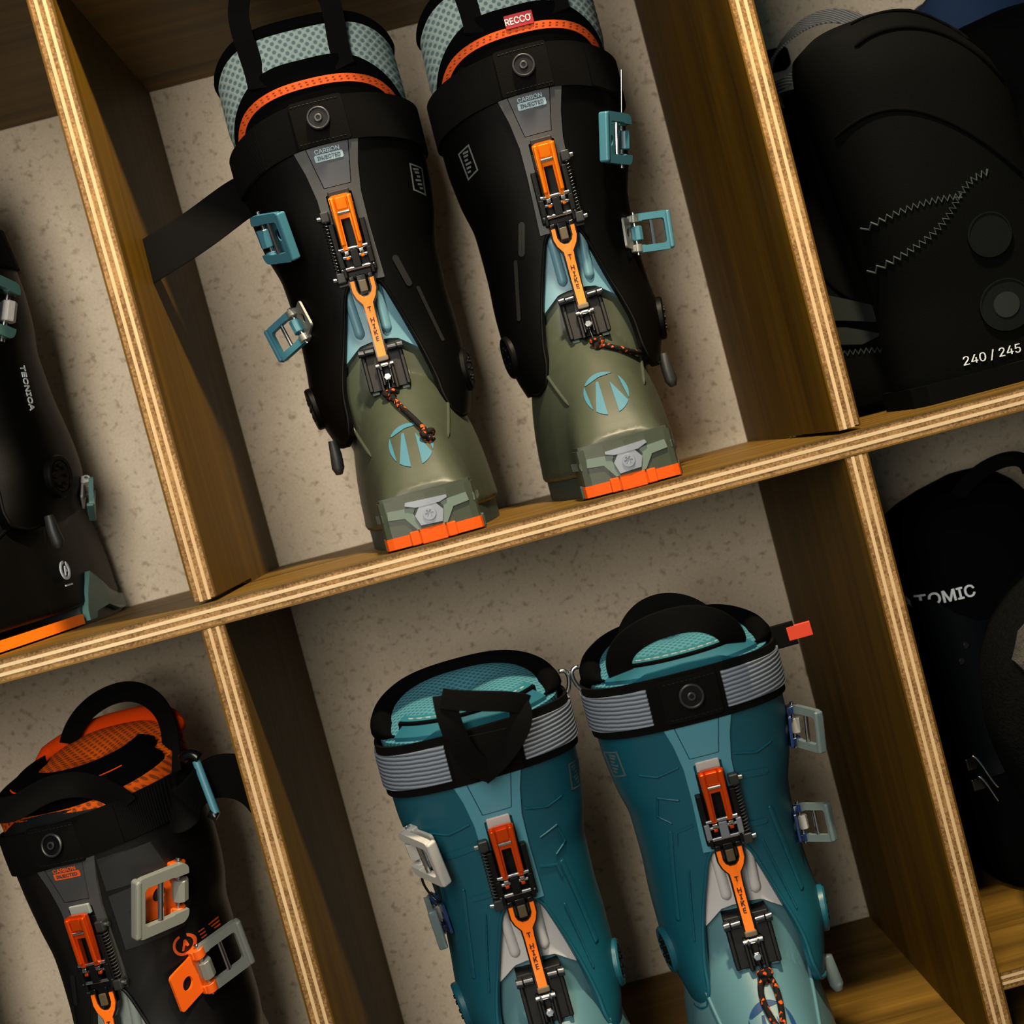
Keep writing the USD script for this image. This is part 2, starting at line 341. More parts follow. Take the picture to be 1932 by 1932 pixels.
def drape_text(txt, h, cx, cz, hf, side, rot=0.0, t=0.0004, lift=0.0002, bold=False, sx=1.0, fieldflip=True):
    """lettering centred at (cx, cz) on a surface; the mesh is built so that it still reads after mirroring by side"""
    m = meshkit.text_mesh(txt, h, depth=1.0, bold=bold)
    m = m.subdivide_to_size(h * .6) if h > .02 else m
    v = np.array(m.vertices); c = (v[:, :2].min(0) + v[:, :2].max(0)) / 2
    p = (v[:, :2] - c) * [sx, 1]; r = math.radians(rot)
    p = p @ np.array([[math.cos(r), math.sin(r)], [-math.sin(r), math.cos(r)]])
    x = cx + p[:, 0] * side; z = cz + p[:, 1]
    y = hf(x, z) - lift - np.where(v[:, 2] > .5, t, -0.0004)
    f = np.array(m.faces); m = tm(np.c_[x, y, z], f); trimesh.repair.fix_normals(m); return m
def stroke(pts, w): return LineString(pts).buffer(w / 2, quad_segs=4)
# ------------------------------------------------------------------ touring boot
def interp(xs, ys):
    from scipy.interpolate import PchipInterpolator
    f = PchipInterpolator(xs, ys); a, b = xs[0], xs[-1]
    return lambda z: f(np.clip(z, a, b))
SP = interp([.06, .10, .12, .145, .17, .21, .25, .285, .335, .36, .40], [.066, .085, .094, .101, .105, .100, .092, .083, .066, .060, .052])
YB = interp([.06, .09, .15, .20, .25, .30, .36], [.268, .262, .262, .250, .235, .222, .205])
WL = interp([.06, .09, .11, .135, .165, .20, .235, .265, .30, .36], [.050, .057, .064, .0695, .067, .065, .0665, .074, .0775, .076])
WM = interp([.06, .09, .11, .135, .165, .20, .235, .265, .30, .36], [.052, .060, .066, .0695, .070, .0685, .069, .075, .0785, .078])
NEXP = 2.3
def sgp(a, p): return np.sign(a) * np.abs(a) ** p

class Boot:
    def __init__(self, root, side, c):
        self.root, self.side, self.c, self.ws = root, side, c, c.get('ws', 1.0)
    def add(self, name, mesh, m, smooth=35, label=None, parent=None, kind=None):
        v = np.array(mesh.vertices); f = np.array(mesh.faces)
        if self.c.get('lean'): v = v + np.c_[0 * v[:, 0], self.c['lean'] * np.maximum(0, v[:, 2] - .13), 0 * v[:, 0]]
        if self.side < 0: v = v * [-1, 1, 1]; f = f[:, ::-1]
        return obj(parent or self.root, name, tm(v, f), self.c.get(m, m), smooth, label, kind)
    def cuff_pt(self, th, z, off=0.0):
        th, z = np.broadcast_arrays(np.asarray(th, float), np.asarray(z, float))
        yf, yb = SP(z), YB(z); yc, b = (yf + yb) / 2, (yb - yf) / 2
        w = np.where(np.sin(th) > 0, WL(z), WM(z)) * self.ws
        return np.stack([(w + off) * sgp(np.sin(th), 2 / NEXP), yc - (b + off) * sgp(np.cos(th), 2 / NEXP), z], -1)
    def cuff_y(self, x, z, off=0.0):
        x = np.asarray(x, float); z = np.asarray(z, float)
        yf, yb = SP(z), YB(z); yc, b = (yf + yb) / 2, (yb - yf) / 2
        w = np.where(x > 0, WL(z), WM(z)) * self.ws
        return yc - (b + off) * np.maximum(1 - np.minimum(np.abs(x) / (w + off), 1) ** NEXP, 0) ** (1 / NEXP)
    def th_of_x(self, x, z):
        w = (WL(z) if x > 0 else WM(z)) * self.ws
        return math.copysign(math.asin(min(1, abs(x) / w) ** (NEXP / 2)), x)
    def frame(self, th, z):
        """origin and axes on the cuff: U towards the outer side, V up, N outward"""
        O = self.cuff_pt(th, z); U = self.cuff_pt(th + .02, z) - O; V = self.cuff_pt(th, z + .004) - O
        U /= np.linalg.norm(U); V -= U * (U @ V); V /= np.linalg.norm(V); N = np.cross(U, V)
        return O, U, V, N
    def put(self, mesh, O, U, V, N):
        v = np.array(mesh.vertices); m = tm(O + v[:, :1] * U + v[:, 1:2] * V + v[:, 2:3] * N, mesh.faces); trimesh.repair.fix_normals(m); return m
    def spine(self, mesh):
        """(u, n, z) mechanism coordinates to the spine of the boot"""
        v = np.array(mesh.vertices); m = tm(np.c_[v[:, 0], SP(v[:, 2]) - v[:, 1], v[:, 2]], mesh.faces); trimesh.repair.fix_normals(m); return m

    # -------------------------------------------------------------- shell
    def build(self):
        c, s = self.c, self.side
        ys = np.array([-.001, .004, .012, .03, .055, .09, .13, .17, .22, .265, .292, .303])
        xm = interp(ys, np.array([.0380, .0395, .0404, .0410, .0430, 0.0530, .0615, .0655, .0620, .0520, .0380, .0270]))
        xl = interp(ys, np.array([.0290, .0304, .0314, .0325, .0365, .0440, .0490, .0520, .0500, .0430, .0340, .0250]))
        hh = interp([-.001, .004, .012, .022, .04, .065, .09, .115, .14, .30], [.038, .043, .0515, .062, .0795, .101, .120, .138, .151, .13])
        ph = np.linspace(0, np.pi, 29); rings = []
        for y in np.r_[.0035, .005, .007, .010, .014, np.linspace(.019, .14, 22), np.linspace(.15, .303, 16)]:
            a, b, h = xm(y), xl(y), hh(y); xc, w = (b - a) / 2, (a + b) / 2
            ex = 2 / (2.5 + .9 * max(0, 1 - y / .08))
            up = np.c_[xc + w * sgp(np.cos(ph), ex) * (1.0 - .10 * np.sin(ph)), np.full(29, y), .016 + (h - .016) * np.abs(np.sin(ph)) ** ex]
            rings.append(up)
        shell = loft(rings)
        th = np.linspace(0, 2 * np.pi, 96, endpoint=False)
        ankle = loft([self.cuff_pt(th, z, -.0105) for z in np.linspace(.055, .215, 24)])
        man = toman(shell) + toman(ankle)
        man = man.refine_to_length(.0045)
        sh = frm(man); sh.merge_vertices(); sh = trimesh.smoothing.filter_taubin(sh, .5, .53, iterations=26)
        self.shell = sh
        self.add('lower_shell', sh, 'shell', True)
        F = self.F = Field([sh])
        # toe ledge: the flat fronted block over the sole
        def outline(d, y1=.040, grow=0.0):
            L = [(-.0404, .0060), (-.0390, .0025), (-.034, .0006), (-.020, -.0008), (-.004, -.0014), (.012, -.0010), (.027, .0006), (.0310, .0025), (.0322, .0060)]
            yy = np.linspace(.012, y1, 8)
            p = [(-float(xm(y)) - grow, y) for y in yy[::-1]] + L + [(float(xl(y)) + grow, y) for y in yy]
            return Polygon(p).buffer(d)
        lm = frm(toman(plate(outline(.0006), .0275).apply_translation((0, 0, .0098))) + toman(plate(outline(-.0010), .0030).apply_translation((0, 0, .0368))))
        self.add('toe_ledge', lm, 'shell', 30)
        LF = Field([lm])
        # sole
        so = plate(outline(.0012, c.get('sole_len', .026)), .0085).apply_translation((0, 0, .0015))
        lug = [bx(x, .0044, .0062, w, .0075, h, .0008) for x, w, h in ((-.0175, .0070, .0105), (-.0035, .0195, .0115), (.0105, .0070, .0105))]
        for l in lug: l.apply_translation((0, -.0048 + .0005, 0))
        self.add('front_sole', frm(m3.Manifold.batch_boolean([toman(so), *[toman(l) for l in lug]], m3.OpType.Add)), 'sole', 30)
        hp = [(-float(xm(y)) * .96, y) for y in np.linspace(.29, c.get('sole_len', .026) + .003, 12)] + [(float(xl(y)) * .96, y) for y in np.linspace(c.get('sole_len', .026) + .003, .29, 12)] + [(.012, .303), (-.014, .303)]
        self.add('heel_sole', plate(Polygon(hp), .0165).apply_translation((0, 0, .0)), 'heel', 30)
        for sx in (-1, 1):
            x0 = -float(xm(.01)) if sx < 0 else float(xl(.01))
            self.add('sole_corner', bx(x0 + sx * .0012, .014, .0062, .0042, .012, .0105, .0010), 'heel')
        # relief on the toe ledge
        xc = -.0040
        chev = [(-.030, .0300), (-.0092, .0285), (-.0116, .0240), (-.0080, .0120), (-.0115, .0120), (-.0185, .0222), (-.031, .0236)]
        for k in (-1, 1):
            self.add('toe_rib', drape(Polygon([(xc - k * x, z) for x, z in chev]), LF, .0016, step=.003), 'rib', 30)
            self.add('toe_notch', drape(rrect(xc + k * .0375 - .003, .0225, xc + k * .0375 + .003, .0285, .0008), LF, .0005), 'notch', 30)
        self.add('pin_plate', cat(drape(Polygon([(xc - .0155, .0300), (xc - .0155, .0320), (xc + .0155, .0335), (xc + .0165, .0312), (xc + .009, .0282), (xc - .009, .0280)]), LF, .0034), drape(Polygon([(xc - .0108, .0222), (xc - .0062, .0284), (xc + .0062, .0284), (xc + .0108, .0222), (xc + .0082, .0145), (xc - .0082, .0136)]), LF, .0030)), 'zinc', 30)
        y0 = float(LF(xc, .0215))
        sc = cyl((xc, y0 - .0028, .0216), (xc, y0 - .0042, .0216), .0049, 24)
        scm = toman(sc)
        for a in (0, 60, 120): scm = scm - toman(rbox((.0062, .0030, .0013), .0002).apply_transform(trimesh.transformations.rotation_matrix(math.radians(a), (0, 1, 0)))).translate((xc, y0 - .0046, .0216))
        self.add('screw', frm(scm), 'zinc', 30)
        # emblem on the toe
        if c.get('logo'):
            lx = -.0035 if s > 0 else .0035
            R_ = .0172; cz = c.get('logo_z', .0752); cx = xc
            disc = Point(0, 0).buffer(1.0, quad_segs=14)
            bits = [disc.intersection(Polygon([(-1.2, .62), (-.55, 1.3), (.75, 1.3), (.62, .86), (-.1, .80), (-.75, .55)])),
                    disc.intersection(Polygon([(-1.2, .55), (-.86, .52), (-.80, -.6), (-1.2, -.6)])),
                    disc.intersection(Polygon([(-.30, .60), (-.18, .60), (-.26, -1.3), (-.95, -.9), (-.70, -.72)])),
                    disc.intersection(Polygon([(.30, .50), (.84, -.60), (.26, -1.2)])),
                    disc.intersection(Polygon([(.74, .72), (1.3, .6), (1.3, -.55), (.88, -.45), (.80, .2)]))]
            P = [shapely.affinity.translate(shapely.affinity.scale(b, R_ * s, R_, origin=(0, 0)), cx, cz) for b in bits if not b.is_empty]
            self.add('emblem', cat(*[drape(p, F, .0004, step=.0025) for p in P]), c['logo'], 30)
        # long ridges of the shell
        for pts in ([(-.0440, .116), (-.0430, .108), (-.0390, .091), (-.0335, .0735)], [(.0405, .117), (.0395, .106), (.0340, .088), (.0288, .0745)]):
            p = spline(pts, 24); self.add('shell_ridge', tube(np.c_[p[:, 0], F(p[:, 0], p[:, 1]) + .0003, p[:, 1]], np.r_[.0003, .0009, np.full(20, .0015), .0009, .0003], 8), 'shell', True)
        # ---------------------------------------------------------- tongue
        n = 61; thA = np.linspace(-1.25, 1.25, n)
        xs = self.cuff_pt(thA, np.full(n, .18))[:, 0]
        zl = np.interp(np.abs(xs), [0, .007, .017, .030, .037, .041, .048, .08], [.166, .166, .1645, .155, .1500, .1505, .155, .165])
        T = np.linspace(0, 1, 24)[:, None]; zz = zl[None] * (1 - T) + .262 * T
        self.add('tongue', shell_grid(self.cuff_pt(thA[None] + 0 * zz, zz, -.0050), self.cuff_pt(thA[None] + 0 * zz, zz, -.0105)), 'tongue', 40)
        ty = lambda x, z: self.cuff_y(x, z, -.0050)
        for k, pts in ((-1, [(-.0105, .212), (-.0098, .19), (-.0094, .170)]), (1, [(.0148, .212), (.0138, .19), (.0128, .170)])):
            p = spline(pts, 20); self.add('tongue_rib', tube(np.c_[p[:, 0], ty(p[:, 0], p[:, 1]) + .0008, p[:, 1]], np.r_[.001, .0035, np.linspace(.0040, .0044, 16), .0036, .001], 12), 'tongue', True)
        # ---------------------------------------------------------- cuff
        n = 241; th = np.linspace(-np.pi, np.pi, n); w = np.where(np.sin(th) > 0, WL(.15), WM(.15)) * self.ws
        ax = np.abs(w * sgp(np.sin(th), 2 / NEXP)); fr = np.cos(th) > 0
        zb = np.where(fr, np.interp(ax, [0, .012, .017, .024, .033, .0385, .043, .050, .060, .072], [.213, .212, .206, .184, .152, .128, .107, .094, .088, .092]),
                      np.interp(np.abs(th), [np.pi / 2, 2.1, np.pi], [.092, .104, .098]))
        zt = np.interp(np.abs(th), [0, .35, .70, 1.1, np.pi], [.362, .3605, .350, .334, .330])
        T = np.linspace(0, 1, 44)[:, None]; zz = zb[None] * (1 - T) + zt[None] * T; tt = th[None] + 0 * zz
        g1, g2 = self.cuff_pt(tt, zz), self.cuff_pt(tt, zz, -.0048)
        self.add('cuff', shell_grid(g1, g2), 'cuff', 40)
        # rolled edge of the V opening
        m_ = (np.abs(th) < 1.2); e = self.cuff_pt(th[m_], zb[m_] + .0012, .0004)
        self.add('cuff_edge', tube(spline(e[::2], 120), .0015, 6), 'cuff', True)
        # embossed strips of the cuff
        if c.get('emboss'):
            k_ = .96
            for pts, w_ in (([(.043, .232), (.048, .20), (.054, .160)], .0034), ([(-.043, .232), (-.049, .20), (-.055, .160)], .0034), ([(.024, .284), (.042, .279), (.056, .282)], .0016), ([(-.024, .284), (-.042, .279), (-.056, .282)], .0016),
                            ([(.024, .266), (.046, .262)], .0050), ([(-.030, .258), (-.046, .262), (-.050, .246), (-.040, .240)], .0016), ([(.022, .226), (.036, .224)], .0042), ([(-.024, .236), (-.038, .232), (-.040, .222)], .0016), ([(.030, .21), (.044, .150)], .0014), ([(-.036, .20), (-.046, .145)], .0014)):
                self.add('cuff_rib', drape(stroke([(x * self.ws * k_, z) for x, z in pts], w_), self.cuff_y, .0010, step=.003), 'cuffrib', 50)
        if not c.get('emboss'):
            for pts, w_ in (([(-.031, .226), (-.0365, .205)], .0052), ([(-.043, .20), (-.052, .155)], .003)):
                self.add('cuff_rib', drape(stroke(pts, w_), self.cuff_y, .0009, step=.003), 'cuffrib', 30)
        # pivots
        for sx in (-1, 1):
            O, U, V, N = self.frame(sx * (1.30 if sx < 0 else 1.38), .128)
            ring = tm(*self._ring(.0185, .0135, .0035)); p = self.add('pivot', self.put(ring, O + N * -.0005, U, V, N), 'cuff', 30)
            disc = cyl((0, 0, -.001), (0, 0, .0026), .0132, 28); bol = [cyl((.0088 * math.cos(a), .0088 * math.sin(a), .002), (.0088 * math.cos(a), .0088 * math.sin(a), .0040), .0016, 8) for a in np.arange(8) * math.pi / 4]
            self.add('rivet', self.put(cat(disc, *bol), O, U, V, N), 'snap_black', 30, parent=p)
        self.mechanism(); self.strap(); self.liner()
        for b in c['buckles']: self.buckle(*b)
        # side tab (heel lever / cable end) low on the outer side
        O, U, V, N = self.frame(1.25, .098)
        self.add('side_tab', tube(np.array([O + N * .002, O + N * .006 - V * .012, O + N * .010 + U * .001 - V * .022, O + N * .012 - V * .027]), [.004, .0052, .0056, .003], 10), 'tab', True)
        for k in c.get('extra', ()): k(self)
    def _ring(self, R, r, h):
        n = 32; a = np.linspace(0, 2 * np.pi, n, endpoint=False); o = np.c_[np.cos(a), np.sin(a)]
        pr = [(r, -.002), (r, h * .7), (r + .0008, h), (R - .0012, h), (R, h * .55), (R, -.002)]
        g = np.array([np.c_[o * q, np.full(n, z)] for q, z in pr]); f = grid_faces(len(pr) + 1, n, True); k = len(pr) * n
        return g.reshape(-1, 3), np.where(f >= k, f - k, f)

    # -------------------------------------------------------------- walk mechanism
    def mechanism(self):
        c, s = self.c, self.side; cy = self.cuff_y; S = self.spine
        # spine plate with the recessed label panel
        out = Polygon([(-.0265, .323), (.0265, .323), (.0205, .302), (.0172, .282), (.0168, .257), (.0180, .214), (-.0180, .214), (-.0168, .257), (-.0172, .282), (-.0205, .302)]).buffer(.0006)
        hole = rrect(-.0105, .213, .0105, .2835, .001)
        pan = Polygon([(-.0185, .3225), (.0165, .3225), (.0098, .2895), (-.0115, .2895)])
        body = out.difference(hole.union(sbox(-.0105, .20, .0105, .22))).difference(pan.buffer(.0006))
        pp = self.add('spine_plate', drape(body, cy, .0024, step=.004), 'spine', 30)
        self.add('label_panel', drape(pan, cy, .0019, step=.005), 'panel', 30, parent=pp)
        if c.get('carbon'):
            lf = lambda x, z: cy(x, z) - .0019
            self.add('lettering', drape_text('CARBON', .0030, -.001 if s > 0 else 0.0, .3160, lf, s, bold=True, sx=1.18), c['carbon'], False, parent=pp)
            box_ = rrect(-.0118, .3085, .0112, .3138, .0012)
            t = meshkit.text_mesh('INJECTED', .0028, depth=.001, bold=True)
            self.add('badge', drape(box_, lf, .0003, .0002), c['carbon'], 30, parent=pp)
            self.add('lettering', drape_text('INJECTED', .0026, -.0003, .31115, lf, s, lift=.0005, bold=True, sx=1.05), 'panel', False, parent=pp)
        self.add('upper_tab', S(bx(0, .0022, .2815, .0175, .004, .0085, .001)), c.get('uptab', 'ink_black'), parent=pp)
        # black housing
        h = [bx(0, .0005, .244, .021, .004, .062, .0008)]
        for k in (-1, 1): h += [bx(k * .0126, .0045, .2405, .0045, .010, .041, .001), bx(k * .0112, .0048, .2245, .0030, .011, .014, .001)]
        h += [bx(0, .0062, .2315, .0068, .009, .014, .0008), bx(0, .0035, .2195, .020, .006, .006, .001)]
        hp = self.add('lever_housing', S(cat(*h)), 'black_satin', 30)
        for z, n_, r, w in ((.2395, .0100, .0016, .024), (.2245, .0085, .0017, .027), (.2335, .0085, .0014, .024)):
            self.add('pin', S(cyl((-w / 2, n_, z), (w / 2, n_, z), r, 14)), 'chrome', parent=hp)
        for k in (-1, 1): self.add('block_face', S(bx(k * .0120, .0105, .2315, .0040, .0022, .0125, .0006)), c.get('blockface', 'black_satin'), parent=hp)
        self.add('block_face', S(bx(0, .0112, .2310, .0064, .0016, .0135, .0005)), c.get('blockface', 'black_satin'), parent=hp)
        # orange lever: a frame of two tapering arms
        arms = Polygon([(-.0092, .2790), (-.0060, .2805), (.0060, .2805), (.0092, .2790), (.0086, .258), (.0078, .2385), (.0040, .2385), (.0036, .2620), (-.0036, .2620), (-.0040, .2385), (-.0078, .2385), (-.0086, .258)])
        fr = trimesh.creation.extrude_polygon(densify(arms, .006), .0046, engine='earcut'); v = np.array(fr.vertices)
        fr = tm(np.c_[v[:, 0], .0085 + v[:, 2], v[:, 1]], fr.faces)
        rails = [bx(k * .0068, .0142, .260, .0036, .0030, .037, .0012) for k in (-1, 1)]
        lp = self.add('lever', S(cat(fr, *rails, bx(0, .0140, .2735, .0085, .0016, .0095, .0006))), 'lever', 30, label='orange anodised walk-mode lever')
        self.add('lever_bar', S(cyl((-.0048, .0142, .2665), (.0048, .0142, .2665), .0013, 12)), 'chrome', parent=lp)
        for k in (-1, 1):
            self.add('lever_foot', S(bx(k * .0060, .0125, .2362, .0038, .0026, .0030, .0006)), 'chrome', parent=lp)
            self.add('lever_foot', S(bx(k * .0060, .0115, .2322, .0030, .0024, .0024, .0006)), 'lever', parent=lp)
        # spring at the outer side
        zt, zb = .2635, .2235; t = np.linspace(0, 1, 15 * 12 + 1); a = t * 15 * 2 * np.pi; z = zt + (zb - zt) * t
        p = np.c_[.0160 + .0028 * np.cos(a), .0062 + .0028 * np.sin(a), z]
        sp = self.add('spring', S(tube(p, .00062, 5)), c.get('spring', 'dark_steel'), True)
        self.add('spring_rod', S(cyl((.016, .0062, .268), (.016, .0062, .220), .0012, 8)), 'black_metal', parent=sp)
        for z in (.2670, .2190):
            self.add('spring_block', S(bx(.0155, .0055, z, .0072, .009, .0085, .0012)), 'rib_dark', parent=sp)
            self.add('spring_bolt', S(cyl((.0190, .0055, z), (.0222, .0055, z), .0019, 12)), 'chrome', parent=sp)
        # black clip with the fork
        self.add('fork_clip', S(cat(bx(0, .004, .2105, .0085, .007, .017, .0012), bx(-.0078, .0055, .2165, .0050, .006, .0045, .0012), bx(.0078, .0055, .2165, .0050, .006, .0045, .0012))), 'black_metal', 30)
        self.add('clip_tab', S(bx(0, .0086, .2095, .0062, .0022, .0095, .0007)), 'bronze_tab')
        out = [(-.0096, .2145), (-.0096, .2060), (-.0078, .2005), (-.0040, .1950), (-.0036, .1880), (-.0034, .150), (-.0020, .1482), (.0020, .1482), (.0034, .150), (.0036, .1880), (.0040, .1950), (.0078, .2005), (.0096, .2060), (.0096, .2145), (.0064, .2145), (.0064, .2070), (.0050, .2035), (.0020, .2010), (-.0020, .2010), (-.0050, .2035), (-.0064, .2070), (-.0064, .2145)]
        def bar(buf, t, n0):
            e = trimesh.creation.extrude_polygon(densify(Polygon(out).buffer(buf, quad_segs=3), .008), t, engine='earcut'); v = np.array(e.vertices)
            return tm(np.c_[v[:, 0], n0 + v[:, 2] + .0028 * np.clip((.215 - v[:, 1]) / .06, 0, 1) ** 2, v[:, 1]], e.faces)
        bp = self.add('lever_bar_back', S(bar(.0012, .0042, .0040)), 'black_metal', 30)
        b2 = self.add('hike_bar', S(bar(0, .0014, .0080)), 'hike', 30, label='orange forked bar with black lettering')
        hf = lambda x, z: SP(z) - (.0094 + .0028 * np.clip((.215 - z) / .06, 0, 1) ** 2)
        L = [drape_text(ch, .0037, 0, z, hf, s, t=.0005, lift=.0003, bold=True) for ch, z in zip('THIKE', (.1905, .1815, .1763, .1711, .1658))]
        self.add('lettering', cat(*L), 'ink_black', False, parent=b2)
        # bracket on the instep
        br = [bx(.0, -.0045, .1425, .034, .020, .037, .001)]
        for k in (-1, 1): br += [bx(k * .0155, .0015, .1395, .0035, .013, .030, .0012), bx(k * .0058, .0045, .1345, .0030, .0135, .023, .0012)]
        bp = self.add('instep_bracket', S(cat(*br)), 'black_satin', 30)
        for k in (-1, 1):
            self.add('roller', S(cat(cyl((k * .0055, .0105, .1572), (k * .0130, .0105, .1572), .0028, 16), cyl((k * .0135, .0105, .1572), (k * .0185, .0105, .1572), .0034, 16))), 'dark_steel', parent=bp)
            self.add('bracket_tab', S(bx(k * .0125, .0005, .1235, .0060, .0035, .0036, .0006)), c.get('btab', 'rib_sage'), parent=bp)
            self.add('clevis', S(cat(cyl((k * .0028, .0095, .142), (k * .0045, .0095, .142), .0050, 18), bx(k * .0036, .0085, .135, .0022, .010, .016, .0009))), 'black_metal', 30, parent=bp)
        self.add('clevis_pin', S(cyl((-.0075, .0118, .1440), (.0075, .0118, .1440), .0017, 12)), 'chrome', parent=bp)
        self.add('clevis_cap', S(bx(0, .0115, .1490, .0095, .003, .0042, .0010)), c.get('cap', 'bronze_tab'), parent=bp)
        self.add('clevis_screw', S(cat(cyl((0, .0105, .1335), (0, .0145, .1335), .0030, 6), cyl((0, .0145, .1335), (0, .0155, .1335), .0020, 12))), 'chrome', parent=bp)
        F = self.F
        if c.get('cord'):
            w = tube(spline([(0, float(SP(.131)) - .011, .131), (.0005, float(SP(.126)) - .009, .126), (.001, float(F(.001, .1195)) - .004, .1195)], 10), .0011, 8)
            cp = self.add('cable_end', w, 'dark_steel', True)
            for path in c['cord']:
                self.add('pull_cord', tube(spline([(x, float(F(x, z)) - l, z) for x, z, l in path], 60), .0024, 10), 'flecked', True, label='black cord with orange flecks')
            for x, z, l, r in c['knots']:
                a = np.linspace(0, 2 * np.pi, 50); y0 = float(F(x, z)) - l
                k = np.c_[x + r * (np.sin(a) + 1.4 * np.sin(2 * a)) * .5, y0 + r * .5 * -np.sin(3 * a), z + r * (np.cos(a) - 1.4 * np.cos(2 * a)) * .5]
                self.add('knot', closed_tube(k[:-1], .0026, 8) if False else tube(k, .0025, 8), 'flecked', True)
    # -------------------------------------------------------------- power strap
    def strap(self):
        c, s = self.c, self.side
        n = 161; th = np.linspace(-np.pi, np.pi, n)
        ev = c.get('strap_wave', lambda t: 0 * t)
        zc = .3365 + ev(th); hw = c.get('strap_hw', .0165)
        lo, hi = zc - hw, zc + hw
        def band(off, t, a, b, sel, m=10):
            k = np.linspace(0, 1, m)[:, None]; z = (zc + a * 1.0)[None, sel] * (1 - k) + (zc + b)[None, sel] * k; T = th[None, sel] + 0 * z
            return shell_grid(self.cuff_pt(T, z, off + t), self.cuff_pt(T, z, off))
        full = np.ones(n, bool)
        sp = self.add('power_strap', band(.0006, .0024, -hw, hw, full), 'strap', 40)
        if c.get('elastic'):
            for sel in ((th > .27) & (th < 1.75), (th < -.33) & (th > -1.75)):
                self.add('elastic_panel', band(.0028, .0016, -hw * .68, hw * .68, sel, 16), 'silver_elastic', 40, parent=sp, label='silver ribbed elastic panel')
            for sgn in (-1, 1):
                for a in (1.50, 1.62):
                    sel = np.abs(th - sgn * a) < .028
                    if sel.sum() > 1: self.add('stitch_band', band(.0040, .0012, -hw * .72, hw * .72, sel, 8), 'black_webbing', 40, parent=sp)
        else:
            for sgn in (1,):
                sel = (th * sgn > .62) & (th * sgn < 1.75)
                self.add('elastic_panel', band(.0028, .0010, -hw * .96, hw * .96, sel, 10), 'black_elastic', 40, parent=sp)
        patch = rrect(-.0215, .3200, .0205, .3535, .002)
        hf = lambda x, z: self.cuff_y(x, z, .003)
        if not c.get('no_snap'):
            pp = self.add('strap_patch', drape(patch, hf, .0016, step=.004), 'black_patch', 30)
            st = []
            for z in (.3228, .3507):
                for x in np.arange(-.018, .018, .0032): st.append(drape(sbox(x, z - .0002, x + .002, z + .0002), hf, .0004, .0016))
            self.add('stitching', cat(*st), 'ink_black', False, parent=pp, kind='stuff')
            y0 = float(hf(0, .3385)) - .0014
            self.add('snap_button', cat(cyl((0, y0 + .001, .3385), (0, y0 - .0022, .3385), .0092, 28), cyl((0, y0 - .0020, .3385), (0, y0 - .0036, .3385), .0034, 20)), 'snap_black', 30, parent=pp)
            rg = tm(*self._ring(.0090, .0074, .0016)); v = np.array(rg.vertices); rg = tm(np.c_[v[:, 0], y0 - .0020 - v[:, 2], .3385 + v[:, 1]], rg.faces); trimesh.repair.fix_normals(rg)
            self.add('snap_ring', rg, 'snap_ring', 40, parent=pp)
            cr = tm(*self._ring(.0030, .0018, .0008)); v = np.array(cr.vertices); cr = tm(np.c_[v[:, 0], y0 - .0034 - v[:, 2], .3385 + v[:, 1]], cr.faces); trimesh.repair.fix_normals(cr)
            self.add('snap_ring', cr, 'snap_ring', 40, parent=pp)
    # -------------------------------------------------------------- liner
    def liner_pt(self, th, z, off=0.0):
        th, z = np.broadcast_arrays(np.asarray(th, float), np.asarray(z, float))
        yf = np.interp(z, [.28, .33, .36, .40, .44], [.088, .070, .060, .056, .062]); yb = np.interp(z, [.28, .36, .44], [.222, .205, .188])
        w = np.interp(z, [.28, .33, .36, .39, .405, .425, .44], [.066, .071, .0745, .0735, .072, .068, .064]) * self.ws
        yc, b = (yf + yb) / 2, (yb - yf) / 2
        return np.stack([(w + off) * sgp(np.sin(th), 2 / 2.4), yc - (b + off) * sgp(np.cos(th), 2 / 2.4), z], -1)
    def liner(self):
        c = self.c; n = 145; th = np.linspace(-np.pi, np.pi, n)[:-1]; top = c.get('top', .412)
        self.ztop = lambda t: top - c.get('side_drop', .016) * np.abs(np.sin(t)) ** 4 + c.get('rise', .006) * (1 - np.cos(t)) * .5 - c.get('drop_out', 0.0) * np.clip(np.sin(t), 0, 1) ** 2
        zt = self.ztop(th)
        rings = [self.liner_pt(th, np.full(len(th), .30) * (1 - k) + zt * k) for k in np.linspace(0, 1, 22)]
        if c.get('slope'):
            # seen from above: the tongue closes the top, sloping up to the padded rear edge
            last = rings[-1]; ctr = np.array([0.0, .140, c['slope'] - .004])
            inner = [last * (1 - k) + ctr * k + np.array([0, 0, c.get('bulge', .010)]) * math.sin(k * math.pi) for k in np.linspace(.03, .97, 26)]
            lp = self.add('liner', loft(rings + inner), 'linermesh', 40)
            def strip(nm, k0, k1, t1, m_, h=.0022, bul=c.get('bulge', .010)):
                tt = np.linspace(-t1, t1, 61); L = self.liner_pt(tt, self.ztop(tt)); K = np.linspace(k0, k1, 7)[:, None, None]
                g = L[None] * (1 - K) + ctr * K + np.array([0, 0, 1.0]) * np.sin(K * math.pi) * bul
                self.add(nm, shell_grid(g + [0, -.0004, h], g - [0, 0, .002]), m_, 40, parent=lp)
            if c.get('elastic'):
                strip('tongue_plate', .02, .15, .95, 'tongue_teal', .0030); strip('tongue_edge', .15, .18, 1.05, 'black_cloth', .0046); strip('tongue_binding', .18, .27, 1.1, 'rim_teal', .0036); strip('tongue_stitch', .22, .228, .9, 'mesh_pale', .0041)
            else:
                strip('tongue_plate', .003, .22, 1.45, 'black_cloth', .0062); strip('tongue_binding', .20, .40, 1.6, 'black_cloth', .0074); strip('tongue_stitch', .15, .160, .9, 'rim_orange', .0066)
